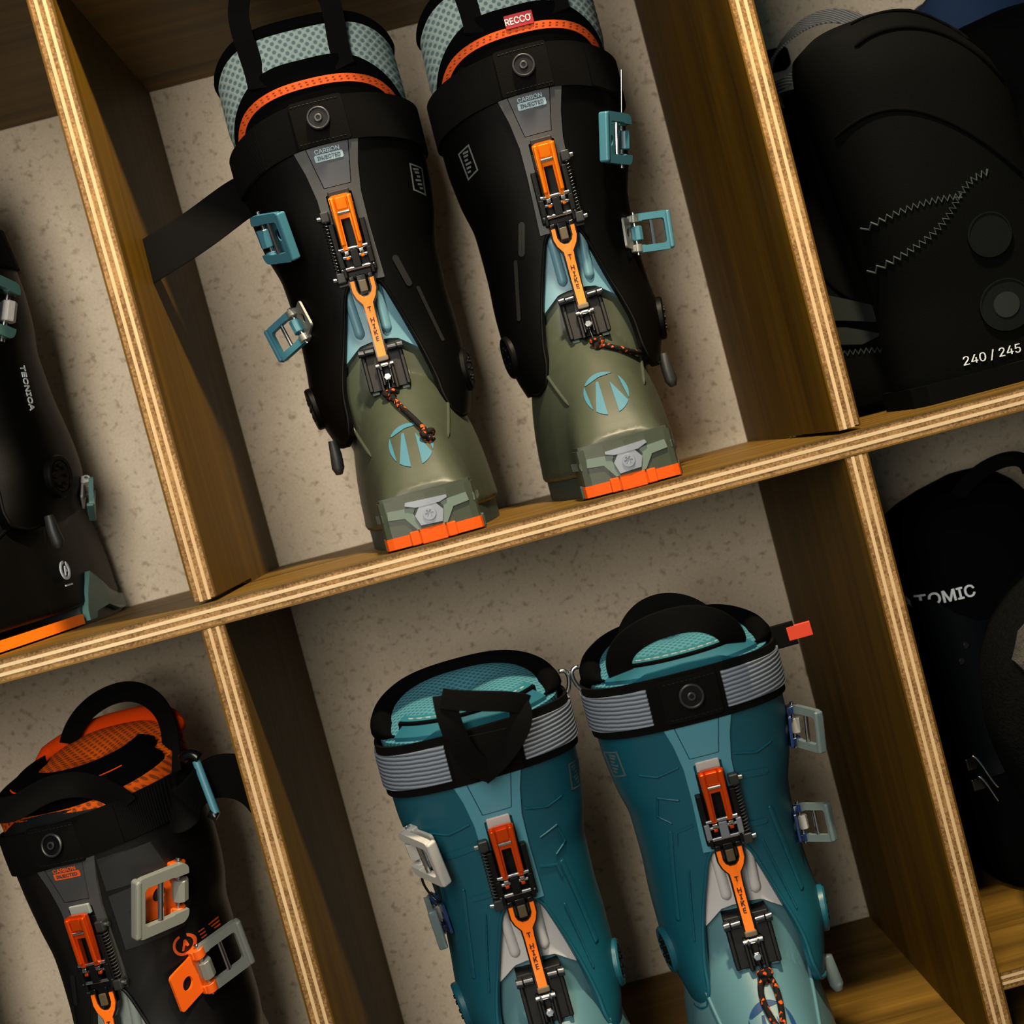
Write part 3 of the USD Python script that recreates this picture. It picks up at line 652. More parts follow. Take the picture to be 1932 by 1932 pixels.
            sel = np.abs(th) > c.get('rim_from', 1.0); tb = th[sel]; tb = np.r_[tb[tb > 0], tb[tb < 0] + 2 * np.pi]
            p = self.liner_pt(tb, self.ztop(tb) + .004, -.004); e = np.minimum(np.arange(len(p)), np.arange(len(p))[::-1])
            self.add('top_binding', tube(spline(p, 110), c.get('rim_r', .008) * np.clip(np.minimum(np.arange(110), np.arange(110)[::-1]) / 12.0, .12, 1), 14), 'rim', True, parent=lp)
        else:
            inner = [self.liner_pt(th, zt + .0015, -.004), self.liner_pt(th, zt - .004, -.010), self.liner_pt(th, zt - .03, -.012)]
            lp = self.add('liner', loft(rings + inner), 'linermesh', 40)
            self.add('top_binding', closed_tube(self.liner_pt(th, zt, -.003), c.get('rim_r', .0058), 12, 1.0), 'rim', True, parent=lp)
        hf = lambda x, z: self._ly(x, z)
        if not c.get('slope'):
            # dark lower band with bright piping above the cuff edge
            def arc(zf, zs, zs2, x1=.066): return [(x * self.ws, z) for x, z in spline([(-x1, zs2), (-.053, zs), (-.033, zf - .002), (0, zf), (.033, zf - .002), (.053, zs), (x1, zs2)], 60)]
            lo, hi = arc(.345, .335, .315, .070), arc(c.get('band_z', .380), .372, .348, .0705)
            self.add('liner_band', drape(Polygon(lo + hi[::-1]), hf, .0014, step=.004), 'black_cloth', 40, parent=lp)
            a = arc(.3655, .3570, .3360, .066)
            self.add('piping', drape(LineString(a).buffer(c.get('pipe_w', .0062) / 2, quad_segs=4, cap_style='flat'), hf, .0030, step=.003), 'piping', 40, parent=lp)
            if c.get('pipe_stitch'):
                st = []
                for x, z in a[4:-4:2]: st.append(drape(sbox(x - .0011, z - .0013, x + .0007, z - .0006), hf, .0004, .0030)); st.append(drape(sbox(x - .0004, z + .0007, x + .0014, z + .0014), hf, .0004, .0030))
                self.add('piping_stitch', cat(*st), 'stitch_dark', False, parent=lp, kind='stuff')
        for f in c.get('liner_extra', ()): f(self, lp, hf)
    def _ly(self, x, z):
        x = np.asarray(x, float); z = np.asarray(z, float)
        yf = np.interp(z, [.28, .33, .36, .40, .44], [.088, .070, .060, .056, .062]); yb = np.interp(z, [.28, .36, .44], [.222, .205, .188])
        w = np.interp(z, [.28, .33, .36, .39, .405, .425, .44], [.066, .071, .0745, .0735, .072, .068, .064]) * self.ws
        yc, b = (yf + yb) / 2, (yb - yf) / 2
        return yc - b * np.maximum(1 - np.minimum(np.abs(x) / w, .999) ** 2.4, 0) ** (1 / 2.4)
    # -------------------------------------------------------------- buckles
    def buckle(self, th, z, tilt, phi, k, base, frame, roller, plate_len=.024, shift=0.0, lab=None):
        """th, z: seat on the cuff; tilt: turn in the surface; phi: opening of the frame (180 = folded forward, 0 = straight out along U); k: scale"""
        O, U, V, N = self.frame(th, z); t = math.radians(tilt)
        U, V = U * math.cos(t) + V * math.sin(t), V * math.cos(t) - U * math.sin(t); O = O + N * shift
        P = lambda m: self.put(m.apply_scale(k), O, U, V, N)
        pl = rrect(-plate_len, -.0160, .006, .0160, .003).difference(Point(-plate_len * .55, 0).buffer(.0052))
        bp = self.add('buckle', P(plate(pl, .0024)), base, 30, label=lab)
        kn = [cyl((0, y - .0040, .0055), (0, y + .0040, .0055), .0052, 20) for y in (-.0155, .0155)] + [bx(-.001, y, .0025, .010, .0075, .006, .0012) for y in (-.0155, .0155)]
        for q in (0, 1): self.add('buckle_knuckle', P(cat(kn[q], kn[q + 2])), base, 35, parent=bp)
        self.add('buckle_roller', P(cat(cyl((0.001, -.0075, .0070), (0.001, .0075, .0070), .0056, 8), bx(.001, 0, .0035, .009, .013, .006, .001))), roller, 25, parent=bp)
        self.add('buckle_pin', P(cyl((0, -.0225, .0055), (0, .0225, .0055), .0019, 12)), 'chrome', parent=bp)
        ring = rrect(-.004, -.0205, .038, .0205, .006).difference(rrect(.006, -.0132, .0312, .0132, .003)).difference(sbox(-.01, -.0125, .0085, .0125))
        fr = plate(ring, .0052); fr.apply_translation((0, 0, -.0026))
        lip = bx(.0358, 0, .0012, .0050, .040, .0088, .0020)
        cross = cyl((.0175, -.013, 0), (.0175, .013, 0), .0021, 10)
        R = trimesh.transformations.rotation_matrix(-math.radians(phi), (0, 1, 0)); h = .0058 + (.0052 if phi > 150 else 0)
        for m, mt, nm in ((cat(fr, lip), frame, 'buckle_frame'), (cross, 'chrome', 'buckle_wire')):
            m.apply_transform(R); m.apply_translation((0, 0, h)); self.add(nm, P(m), mt, 30, parent=bp)
# ------------------------------------------------------------------ plywood shelf unit
T, X2, D, ZC, ZF = .018, .4915, .3218, .4709, -.4890
PLY = np.array([0, .0013, .0048, .0073, .0108, .0133, .0167, .018])
shelf = thing('plywood_shelf_unit', 'open plywood shelf unit with square bays and raw layered edges holding ski boots', 'shelf')
def board(name, axis, pos, a0, a1, y0=0.0, y1=D, notch=None, thick=1.0):
    """one plywood board of seven veneers; axis 'z': lies flat with its underside at pos; axis 'x': stands with its left face at pos"""
    L = 'x' if axis == 'z' else 'z'; par = None
    for k in (3, 0, 1, 2, 4, 5, 6):
        p0, p1 = PLY[k] * thick, PLY[k + 1] * thick; dy = (0, .0006, .0001, .0004, .0002, .0005, -.0001)[k]
        m = 'veneer_' + L if k in (0, 6) else ('ply_long_' + L if k in (2, 4) else 'ply_end')
        if axis == 'z':
            g = trimesh.creation.box(bounds=[(a0, y0 + dy, pos + p0), (a1, y1, pos + p1)])
        else:
            lo = a0 + (notch[k] if notch else 0)
            q = Polygon([(y0 + dy, lo), (y0 + .155, lo + (-.0006 if notch else 0)), (y0 + .156, a0), (y1, a0), (y1, a1), (y0 + dy, a1)]) if notch else sbox(y0 + dy, a0, y1, a1)
            e = trimesh.creation.extrude_polygon(q, p1 - p0, engine='earcut'); v = np.array(e.vertices)
            g = tm(np.c_[pos + p0 + v[:, 2], v[:, 0], v[:, 1]], e.faces); trimesh.repair.fix_normals(g)
        if par is None: par = obj(shelf, name, g, m, False)
        else: obj(par, 'ply', g, m, False)
    return par
G = .0004
board('shelf_board', 'z', -T, -.62, 1.12)
board('shelf_board', 'z', ZC, -.62, 1.12)
board('shelf_board', 'z', ZF - T, -.62, 1.12, y0=-.135)
board('shelf_board', 'z', -.4405, X2 + T + G, 1.12 - T, y0=.004, thick=.78)
n1 = [.0072, .0030, .0022, .0026, .0024, .0034, .0038]
board('divider', 'x', 0, 0, ZC - G, notch=n1)
board('divider', 'x', X2, 0, ZC - G, notch=[.0032, .0026, .0026, .0030, .0028, .0036, .0026])
board('divider', 'x', 0, ZF, -T - G)
board('divider', 'x', X2, ZF, -T - G)
for x in (-.62, 1.12 - T):
    board('end_panel', 'x', x - (T if x < 0 else -T), ZF - T, ZC + T)
    
w = obj('/World', 'wall_back', trimesh.creation.box(bounds=[(-1.4, D, ZF - .05), (1.9, D + .02, 1.6)]), 'wall', False, kind='structure', label='pale speckled wall panel behind the shelf bays')
obj('/World', 'floor', trimesh.creation.box(bounds=[(-1.4, -2.6, ZF - T - .03), (1.9, D, ZF - T)]), 'floor_grey', False, kind='structure', label='grey floor under the shelf unit')

# ------------------------------------------------------------------ extras that single boots carry
def webbing_tail(b):
    # loose power strap end poking out sideways
    p = spline([(.074, .135, .312), (.092, .115, .3005), (.118, .100, .286), (.145, .088, .274), (.168, .080, .2645)], 40)
    b.add('strap_tail', ribbon(p, (-.42, .0, -1), .034, .0022), 'black_webbing', 30, label='loose black webbing strap end')
def wire(b):
    O, U, V, N = b.frame(.95, .283)
    b.add('buckle_wire', tube(np.array([O + N * .006 + V * .005, O + N * .008 + V * .046]), .0009, 8), 'chrome', True)
def side_label(th, z, txt=True):
    def f(b):
        hf = lambda x, z_: b.cuff_y(x, z_)
        x0 = float(b.cuff_pt(th, z)[0]); w = .0052
        P = Polygon([(x0 - w, z + .0095), (x0 + w, z + .0125), (x0 + w + .0022, z - .0085), (x0 - w + .0026, z - .0125)])
        p = b.add('side_label', drape(P.difference(P.buffer(-.0012)), hf, .0004), 'tag_grey', 30)
        b.add('label_print', cat(*[drape(sbox(x0 - w * .45 + .001, z + q, x0 + w * (.1 + .35 * ((k * 7) % 3) / 2) + .001, z + q + .0016), hf, .0003) for k, q in enumerate((-.0075, -.0045, -.0015, .0015, .0045, .007))]), 'tag_grey', False, parent=p, kind='stuff')
    return f
def pull_loops(xa, xb, ztop, y0=.047, low=.372, w=.016):
    # webbing loop sewn to the front of the liner and standing up over its top
    def f(b, lp, hf):
        ya, yb_ = float(hf(xa, .40)) - .004, float(hf(xb, .40)) - .004
        pts = [(xa, float(hf(xa, low)) - .003, low), (xa, ya, .40), (xa + .000, ya - .004, .425), (xa + .006, ya + .004, ztop - .03), ((xa + xb) / 2 - .012, ya + .012, ztop), ((xa + xb) / 2 + .012, ya + .012, ztop + .001), (xb - .005, yb_ + .004, ztop - .026), (xb, yb_ - .004, .425), (xb, yb_, .40), (xb, float(hf(xb, low)) - .003, low)]
        p = spline(pts, 90); t = np.gradient(p, axis=0); t /= np.linalg.norm(t, axis=1, keepdims=True)
        wd = np.cross(t, (0, 1, 0)); b.add('pull_loop', ribbon(p, wd, w, .0026), 'black_webbing', 40, parent=lp)
    return f
def recco(cx=.005, cz=.3718):
    def f(b, lp, hf0):
        hf = lambda x, z: hf0(x, z) - .0016
        p = b.add('fabric_tag', drape(rrect(cx - .0112, cz - .0048, cx + .0112, cz + .0052, .0006), hf, .0008, .0022), 'tag_red', 30, parent=lp, label='small red woven tag')
        b.add('tag_lettering', drape_text('RECCO', .0048, cx - .001, cz + .0002, hf, b.side, lift=.0032, t=.0003, bold=True, sx=.92), 'ink_white', False, parent=lp)
        b.add('tag_lettering', drape_text('®', .0018, cx + b.side * .0092, cz + .002, hf, b.side, lift=.0032, t=.0003), 'ink_white', False, parent=lp)
    return f
def bow(pts, w=.014, name='pull_loop', m='black_webbing', wd=None):
    def f(b, lp, hf):
        p = spline(pts, 70); t = np.gradient(p, axis=0)
        b.add(name, ribbon(p, np.cross(t, (0, 1, .0)) if wd is None else wd, w, .0026), m, 40, parent=lp)
    return f
OLIVE = dict(shell='olive_plastic', sole='orange_rubber', heel='heel_dark', rib='rib_sage', notch='rib_sage', pipe_stitch=True, tongue='tongue_blue', cuff='black_plastic', cuffrib='cuff_grey', tab='rib_dark', spine='spine_grey', panel='panel_grey',
             lever='orange_metal', hike='orange_plastic', linermesh='mesh_pale', rim='black_cloth', piping='orange_cloth', strap='black_webbing', logo='logo_teal', carbon='carbon_ink', top=.412, band_z=.384, side_drop=.018, ws=1.0)
TEAL = dict(shell='mint_plastic', sole='orange_rubber', heel='heel_teal', rib='rib_sage', notch='rib_sage', tongue='tongue_white', cuff='teal_plastic', cuffrib='teal_plastic', tab='buckle_clear', spine='spine_teal', panel='spine_teal',
            lever='copper_metal', hike='orange_plastic', linermesh='mesh_teal', rim='black_cloth', piping='rim_teal', strap='black_webbing', elastic=True, logo='logo_navy', logo_z=.089, uptab='buckle_white', spring='rib_dark', top=.354, slope=.372, rim_r=.0088, ws=.94, strap_hw=.0205, btab='mint_plastic', emboss=True, side_drop=.006, rise=.022)
BLACK = dict(shell='grey_shell', sole='orange_rubber', heel='rib_dark', rib='rib_dark', notch='rib_dark', tongue='tongue_grey', cuff='gloss_black', cuffrib='cuff_grey', tab='rib_dark', spine='spine_grey', panel='spine_grey',
             lever='copper_metal', hike='orange_plastic', linermesh='mesh_orange', rim='rim_orange', piping='black_cloth', strap='black_webbing', carbon='ink_orange', uptab='tongue_grey', spring='rib_dark', top=.362, slope=.384, rim_r=.0090, side_drop=.004, rise=.034, ws=1.0, lean=.18, rim_from=1.75)

def boot(name, label, loc, yaw, side, cfg, group=None, category='ski boot'):
    root = thing(name, label, category, loc, yaw, group)
    b = Boot(root, side, cfg); b.build(); return b
tilt_strap = lambda t: np.where(np.sin(t) > 0, -.015, -.009) * np.abs(np.sin(t)) ** 2
G1 = 'olive and black boots on the upper shelf'
boot('touring_boot', 'olive and black ski boot with a loose black strap sticking out beside it', (.1795, .010, 0), 2, -1,
     dict(OLIVE, strap_wave=tilt_strap, extra=[webbing_tail, side_label(-1.0, .285)], liner_extra=[pull_loops(-.031, .039, .470)],
          cord=[[(.001, .118, .004), (-.003, .108, .004), (-.009, .098, .0035), (-.014, .089, .004), (-.0175, .082, .004)]], knots=[(.002, .119, .006, .0034), (-.0185, .079, .0055, .0036)],
          buckles=[(.92, .270, 12, 178, .98, 'buckle_teal', 'buckle_teal', 'buckle_teal'), (1.05, .197, -22, 35, .80, 'plate_grey', 'buckle_teal', 'buckle_teal')]), G1)
boot('touring_boot', 'olive and black ski boot with a small red tag on its collar', (.3405, .011, 0), -2, 1,
     dict(OLIVE, strap_wave=tilt_strap, extra=[wire, side_label(-.86, .2865)], liner_extra=[pull_loops(-.031, .039, .470), recco()],
          cord=[[(.001, .118, .004), (.010, .112, .004), (.022, .106, .005), (.034, .102, .008), (.046, .103, .012)]], knots=[(.003, .117, .006, .0036), (.0475, .104, .012, .0034)],
          buckles=[(.92, .274, -2, 178, .98, 'buckle_teal', 'buckle_teal', 'buckle_teal'), (1.05, .200, -4, 60, .80, 'plate_grey', 'buckle_teal', 'buckle_teal')]), G1)

# teal pair in the bay below: toes stand out over the deep bottom board
G2 = 'teal boots in the lower middle bay'
strap_low = lambda t: np.where(np.sin(t) > 0, -.004, -.004) * np.abs(np.sin(t)) ** 2
def front_loop(b, lp, hf):
    # webbing handle hanging down over the strap
    y = lambda x, z: float(b.cuff_y(x, z)) - .006
    for pts, w in (([(-.034, y(-.030, .372) - .006, .366), (-.034, y(-.03, .360) - .010, .358), (-.026, y(-.02, .345) - .010, .345), (-.010, y(0, .332) - .007, .331), (.004, y(0, .322) - .006, .323)], .016),
                   ([(-.040, y(-.03, .364) - .007, .364), (-.022, y(-.02, .372) - .011, .373), (.000, y(0, .378) - .011, .380), (.0165, y(.01, .382) - .008, .386)], .0145),
                   ([(.0145, y(.014, .384) - .004, .387), (.0150, y(.014, .365) - .011, .366), (.012, y(.01, .348) - .010, .348), (.006, y(.0, .332) - .008, .333), (-.004, y(0, .323) - .007, .324)], .0165)):
        p = spline(pts, 50); t = np.gradient(p, axis=0); b.add('pull_loop', ribbon(p, np.cross(t, (0, 1, 0)), w, .0024), 'black_webbing', 40, parent=lp)
    b.add('loop_fold', drape(Polygon([(-.026, .350), (.018, .3535), (.012, .326), (.003, .319), (-.006, .322)]), lambda x, z: b.cuff_y(x, z) - .0045, .002, step=.004), 'black_patch', 40, parent=lp)
def dark_patch(b):
    b.add('strap_patch', drape(Polygon([(-.028, .3165), (.022, .3165), (.022, .3565), (-.028, .3565)]), lambda x, z: b.cuff_y(x, z, .0030), .0012, step=.004), 'black_patch', 30)
def arch_loops(b, lp, hf):
    a = [(-.044, float(hf(-.044, .372)) - .004, .366), (-.040, float(hf(-.04, .385)) - .010, .382), (-.022, .046, .393), (0, .042, .396), (.020, .044, .392), (.034, .050, .381), (.038, float(hf(.038, .372)) - .004, .368)]
    bow(a, .019)(b, lp, hf)
    bow([(-.034, .150, .360), (-.030, .165, .378), (-.012, .172, .391), (.010, .172, .391), (.030, .165, .378), (.036, .150, .360)], .015)(b, lp, hf)
def cable(b):
    O, U, V, N = b.frame(.95, .250)
    b.add('buckle_wire', tube(spline([O + N * .004 - U * .004, O + N * .010 - V * .016 - U * .005, O + N * .010 - V * .024 + U * .004, O + N * .010 - V * .016 + U * .010, O + N * .004 + U * .008], 40), .0010, 8), 'black_metal', True)
def strap_hook(b):
    O, U, V, N = b.frame(-1.40, .358)
    b.add('strap_hook', tube(spline([O + N * .003 - V * .006, O + N * .007 + V * .002, O + N * .006 + V * .010, O + N * .001 + V * .011], 16), .0017, 8), 'chrome', True)
def red_tab(b):
    O, U, V, N = b.frame(1.45, .352); p = np.array([O, O + N * .004, O + N * .012, O + N * .020])
    t = b.add('strap_tab', ribbon(p, V, .018, .003), 'black_webbing', 30)
    b.add('strap_tab', ribbon(np.array([O + N * .014, O + N * .022, O + N * .032]), V, .011, .0034), 'tag_orange', 30, label='small orange pull tab')
boot('touring_boot', 'teal ski boot whose folded black handle hangs over its silver strap', (.180, -.100, ZF), 3.5, -1,
     dict(TEAL, no_snap=True, strap_wave=strap_low, extra=[dark_patch, cable, strap_hook, side_label(-1.12, .29)], liner_extra=[front_loop],
          buckles=[(.98, .272, 10, 178, .95, 'buckle_white', 'buckle_white', 'buckle_white'), (1.28, .208, 5, 172, .80, 'buckle_navy', 'buckle_clear', 'buckle_white')],
          cord=[[(.001, .118, .004), (-.003, .108, .004), (-.006, .098, .0035), (-.008, .089, .004)]], knots=[(.002, .119, .006, .0034), (-.008, .086, .0055, .0036)]), G2)
boot('touring_boot', 'teal ski boot with a round snap on its strap and looped cord at the toe', (.3280, -.102, ZF), -3.5, 1,
     dict(TEAL, rise=.014, blockface='zinc', strap_wave=strap_low, extra=[red_tab, strap_hook, side_label(-1.12, .29)], liner_extra=[arch_loops],
          buckles=[(1.42, .280, 4, 142, .82, 'buckle_navy', 'buckle_clear', 'buckle_white'), (1.34, .200, -4, 122, .74, 'buckle_navy', 'buckle_clear', 'buckle_white')],
          cord=[[(.002, .120, .004), (-.0045, .112, .004), (-.0035, .100, .0035), (.001, .090, .004)], [(.003, .120, .004), (.0065, .112, .004), (.0055, .100, .0035), (.003, .090, .004)]], knots=[(.002, .119, .006, .0036), (.002, .087, .0055, .0040)]), G2)

# black and orange pair at the lower left
G3 = 'black and orange boots in the lower left bay'
def long_tail(b):
    th = 1.25; O, U, V, N = b.frame(th, .338)
    p = spline([O + N * .004, O + N * .020 + np.array([0, -.006, .001]), (.108, .120, .350), (.120, .132, .347), (.131, .145, .336), (.139, .153, .318), (.143, .156, .300)], 60)
    b.add('strap_tail', ribbon(p, (-.35, 0, -1), .034, .0026), 'black_webbing', 30, label='black strap end bending down')
    q = np.array([.106, .112, .3475])
    lk = b.add('strap_lock', cyl(q + (.0, -.004, .021), q + (.009, -.004, -.022), .0032, 12), 'spine_teal', label='slate blue strap lock bar')
    b.add('strap_lock_frame', tube(spline([q + (-.012, -.003, .024), q + (-.004, -.005, .027), q + (.003, -.004, .022)], 12), .0042, 8), 'black_metal', True, parent=lk)
    b.add('strap_lock_foot', tube(np.array([q + (.004, -.004, -.020), q + (.0095, -.004, -.024)]), .0042, 8), 'black_metal', True, parent=lk)
def side_mark(b):
    O = b.cuff_pt(.98, .234); 
    hf = lambda x, z: b.cuff_y(x, z)
    x0 = float(O[0]); ring = Point(x0, .228).buffer(.0085, quad_segs=10).difference(Point(x0, .228).buffer(.0064, quad_segs=10)).difference(sbox(x0 - .001, .232, x0 + .004, .24))
    ring = shapely.affinity.scale(ring, .62, 1.0, origin=(x0, .228))
    b.add('side_emblem', cat(drape(ring, hf, .0004, step=.002), drape(stroke([(x0 - .001, .224), (x0 + .001, .231), (x0 + .0015, .226)], .0011), hf, .0004, step=.002), *[drape(sbox(x0 + .0065, z, x0 + .0105, z + .0012), hf, .0004, step=.002) for z in (.2245, .2275, .2305)]), 'ink_orange', False)
def cuff_step(b):
    b.add('cuff_panel', drape(Polygon([(.0245, .2865), (.048, .2885), (.070, .286), (.069, .262), (.060, .242), (.024, .2415)]), b.cuff_y, .0012, step=.004), 'gloss_grey', 40)
    b.add('cuff_seam', drape(stroke([(.036, .271), (.036, .258), (.0385, .2555), (.046, .2555)], .0014), lambda x, z: b.cuff_y(x, z) - .0011, .0004, step=.002), 'ink_black', 30)
    b.add('cuff_panel', drape(Polygon([(.0265, .318), (.062, .318), (.066, .291), (.0245, .291)]), b.cuff_y, .0012, step=.004), 'gloss_grey', 40)
def lower_gloss(b, lp, hf):
    recco(-.016, .3735)(b, lp, hf)
    bow([(-.060, float(hf(-.06, .37)) - .003, .366), (-.046, .052, .378), (-.020, .044, .374), (.006, .046, .380), (.030, .050, .381), (.050, float(hf(.05, .37)) - .004, .366), (.058, float(hf(.058, .36)) - .003, .352)], .019)(b, lp, hf)
    bow([(-.040, .165, .395), (-.026, .172, .415), (-.006, .176, .424), (.022, .176, .424), (.046, .168, .412), (.064, .150, .394), (.074, .125, .360)], .017)(b, lp, hf)
boot('touring_boot', 'black ski boot with a bright orange mesh collar and orange side buckles', (-.187, -.052, ZF), -15, 1,
     dict(BLACK, strap_wave=lambda t: .008 * np.sin(t), extra=[long_tail, side_mark, cuff_step, side_label(-1.0, .285)], liner_extra=[lower_gloss],
          buckles=[(.98, .276, -4, 178, 1.12, 'buckle_orange', 'buckle_grey', 'buckle_grey'), (1.12, .204, 16, 22, 1.0, 'buckle_orange', 'buckle_grey', 'buckle_grey', .030)],
          cord=[[(.001, .118, .004), (-.003, .108, .004), (-.006, .098, .0035), (-.008, .089, .004)]], knots=[(.002, .119, .006, .0034)]), G3)

boot('touring_boot', 'black ski boot cut off by the left picture edge, beside the orange-collared one', (-.362, -.040, ZF), 6, -1,
     dict(BLACK, strap_wave=lambda t: .006 * np.sin(t), buckles=[(.98, .276, -4, 178, 1.12, 'buckle_orange', 'buckle_grey', 'buckle_grey'), (1.12, .204, 10, 178, 1.0, 'buckle_orange', 'buckle_grey', 'buckle_grey')]), G3)

# black boot at the left edge of the middle shelf
def tri_sole(b):
    q = Polygon([(.172, .0030), (.173, .012), (.182, .026), (.198, .044), (.236, .0235), (.262, .0170), (.287, .0150), (.289, .0030), (.255, .0030), (.222, .0110), (.192, .0085), (.188, .0030)])
    e = plate(densify(q, .01), .007); v = np.array(e.vertices); xe = np.interp(v[:, 0], [.17, .22, .265, .292], [.0515, .0500, .0430, .0350])
    b.add('sole_wedge', tm(np.c_[xe - .003 + v[:, 2], v[:, 0], v[:, 1]], e.faces[:, ::-1]), 'heel_teal', 30, label='sage arch piece')
    at_ = lambda m, O, U, V, N: b.put(m, np.array(O), np.array(U), np.array(V), np.array(N))
    ring = shapely.affinity.scale(Point(0, 0).buffer(.0078).difference(Point(0, 0).buffer(.0056)), 1.0, 1.05).difference(sbox(.0, .004, .004, .01))
    X = dict(O=(.0525, .155, .050), U=(.04, 1, 0), V=(0, 0, 1), N=(1, -.04, 0))
    b.add('shell_emblem', at_(cat(plate(ring, .0012), plate(stroke([(-.001, -.004), (.0012, .003), (.002, -.001)], .0014), .0012), plate(sbox(-.006, -.0135, .006, -.0122), .0012)), **X), 'ink_white', False)
    O, U, V, N = b.frame(1.36, .206)
    t = meshkit.text_mesh('TECNICA', .0062, depth=.0006, bold=True); w = np.array(t.vertices); w[:, :2] -= (w[:, :2].min(0) + w[:, :2].max(0)) / 2
    t = tm(np.c_[w[:, 1], -w[:, 0], w[:, 2]], t.faces); b.add('side_lettering', at_(t, O + N * .0004, U, V, N), 'ink_white', False)
A = dict(OLIVE, shell='black_plastic', tongue='rib_dark', rib='rib_dark', notch='ink_black', logo=None, carbon='tongue_grey', linermesh='mesh_black', piping='black_cloth', sole='orange_plastic', pipe_stitch=False)
boot('touring_boot', 'all black ski boot with an orange toe sole at the left picture edge', (-.206, .012, 0), -8, 1,
     dict(A, sole_len=.165, strap_wave=tilt_strap, extra=[tri_sole], liner_extra=[pull_loops(-.031, .039, .462)],
          buckles=[(1.22, .268, -18, 178, 1.15, 'rib_dark', 'heel_teal', 'buckle_white'), (2.0, .118, 62, 176, .72, 'buckle_white', 'heel_teal', 'buckle_white')],
          cord=[[(.001, .118, .004), (.006, .112, .004), (.016, .098, .0045), (.026, .092, .004)]], knots=[(.003, .117, .006, .0036)]))

# ------------------------------------------------------------------ soft dark boots of the right hand column
class Soft:
    def __init__(self, name, label, cat_, loc, prof, depth, m, group=None, yaw=0):
        self.root = thing(name, label, cat_, loc, yaw, group)
        z, xl, xr = np.array(prof).T; zz = np.linspace(z[0], z[-1], 46); L, R = interp(z, xl)(zz), interp(z, xr)(zz); Dp = interp(*np.array(depth).T)(zz)
        th = np.linspace(0, 2 * np.pi, 72, endpoint=False); rings = []
        for k, q in enumerate(zz):
            c, w = (L[k] + R[k]) / 2, (R[k] - L[k]) / 2; rings.append(np.c_[c + w * sgp(np.cos(th), 2 / 2.6), Dp[k] * sgp(np.sin(th), 2 / 2.6), np.full(72, q)])
        self.body = loft(rings); obj(self.root, 'upper', self.body, m, True); self.F = Field([self.body], .0015)
    def drape(self, name, poly, m, t=.0015, parent=None, label=None, **k): return obj(parent or self.root, name, drape(poly, self.F, t, step=.004, **k), m, 40, label)
    def seam(self, name, pts, r, m, n=50):
        p = spline(pts, n); return obj(self.root, name, tube(np.c_[p[:, 0], self.F(p[:, 0], p[:, 1]) - r * .4, p[:, 1]], np.r_[r * .4, np.full(n - 2, r), r * .4], 8), m, True)
    def zigzag(self, pts, amp, pitch, r, m='thread_grey'):
        p = spline(pts, 200); s = np.r_[0, np.cumsum(np.hypot(*np.diff(p, axis=0).T))]; n = int(s[-1] / pitch) * 2 + 1
        u = np.linspace(0, s[-1], n); q = np.c_[np.interp(u, s, p[:, 0]), np.interp(u, s, p[:, 1])]; t = np.gradient(q, axis=0); t /= np.linalg.norm(t, axis=1, keepdims=True)
        q = q + np.c_[-t[:, 1], t[:, 0]] * (amp * (-1.0) ** np.arange(n))[:, None]
        obj(self.root, 'zigzag_stitch', tube(np.c_[q[:, 0], self.F(q[:, 0], q[:, 1]) - r * .5, q[:, 1]], r, 6), m, False)
    def text(self, txt, h, x, z, m='ink_white', rot=0.0, bold=False, sx=1.0, lift=.0006):
        obj(self.root, 'lettering', drape_text(txt, h, x, z, self.F, 1, rot=rot, t=.0005, lift=lift, bold=bold, sx=sx), m, False)
# main snowboard boot: origin below its left part
S1 = Soft('snowboard_boot', 'black snowboard boot with zigzag stitching and a printed size number', 'snowboard boot', (.650, .118, 0),
          [(.004, -.066, .20), (.02, -.070, .212), (.05, -.070, .200), (.085, -.068, .150), (.12, -.070, .090), (.16, -.074, .074), (.22, -.080, .072), (.250, -.083, .064), (.280, -.086, .043), (.300, -.084, .022), (.312, -.064, .010), (.316, -.030, -.012)],
          [(.004, .050), (.03, .056), (.09, .060), (.16, .066), (.25, .068), (.29, .060), (.312, .040), (.316, .015)], 'snow_black', 'snowboard boots')
so = plate(Polygon([(x, y) for x, y in zip(np.r_[-.068, -.06, .10, .19, .205, .205, .19, .10, -.06, -.068], np.r_[-.035, -.048, -.055, -.048, -.03, .03, .048, .055, .048, .035])]).buffer(.003), .016)
obj(S1.root, 'sole', so, 'snow_black', 30)
S1.seam('seam', [(-.078, .226), (-.045, .2315), (-.010, .216), (.022, .188), (.05, .158)], .0016, 'black_cloth')
S1.seam('seam', [(-.055, .286), (-.03, .292), (.000, .286), (.030, .265), (.058, .232)], .0018, 'black_cloth')
S1.seam('seam', [(-.050, .306), (-.02, .309), (.010, .300), (.040, .272)], .0014, 'black_cloth')
S1.seam('sole_seam', [(-.064, .004), (-.045, .012), (-.02, .0145), (.02, .015), (.06, .015)], .0011, 'thread_grey')
S1.zigzag([(-.072, .150), (-.04, .1545), (-.005, .152)], .0022, .0045, .0009)
S1.zigzag([(-.072, .116), (-.045, .124), (-.022, .137), (-.004, .155), (.02, .165)], .0024, .0045, .0009)
for cx, cz, r in ((.010, .118, .0175), (.012, .062, .0205)):
    p = S1.drape('round_badge', Point(cx, cz).buffer(r), 'snow_grey', .0022); S1.drape('badge_ring', Point(cx, cz).buffer(r).difference(Point(cx, cz).buffer(r - .0012)), 'snow_grey', .0030, parent=p)
S1.drape('badge_core', Point(.012, .062).buffer(.010), 'snow_grip', .0030, parent=p)
S1.text('240 / 245', .0070, -.0055, .0265, rot=-1.0)
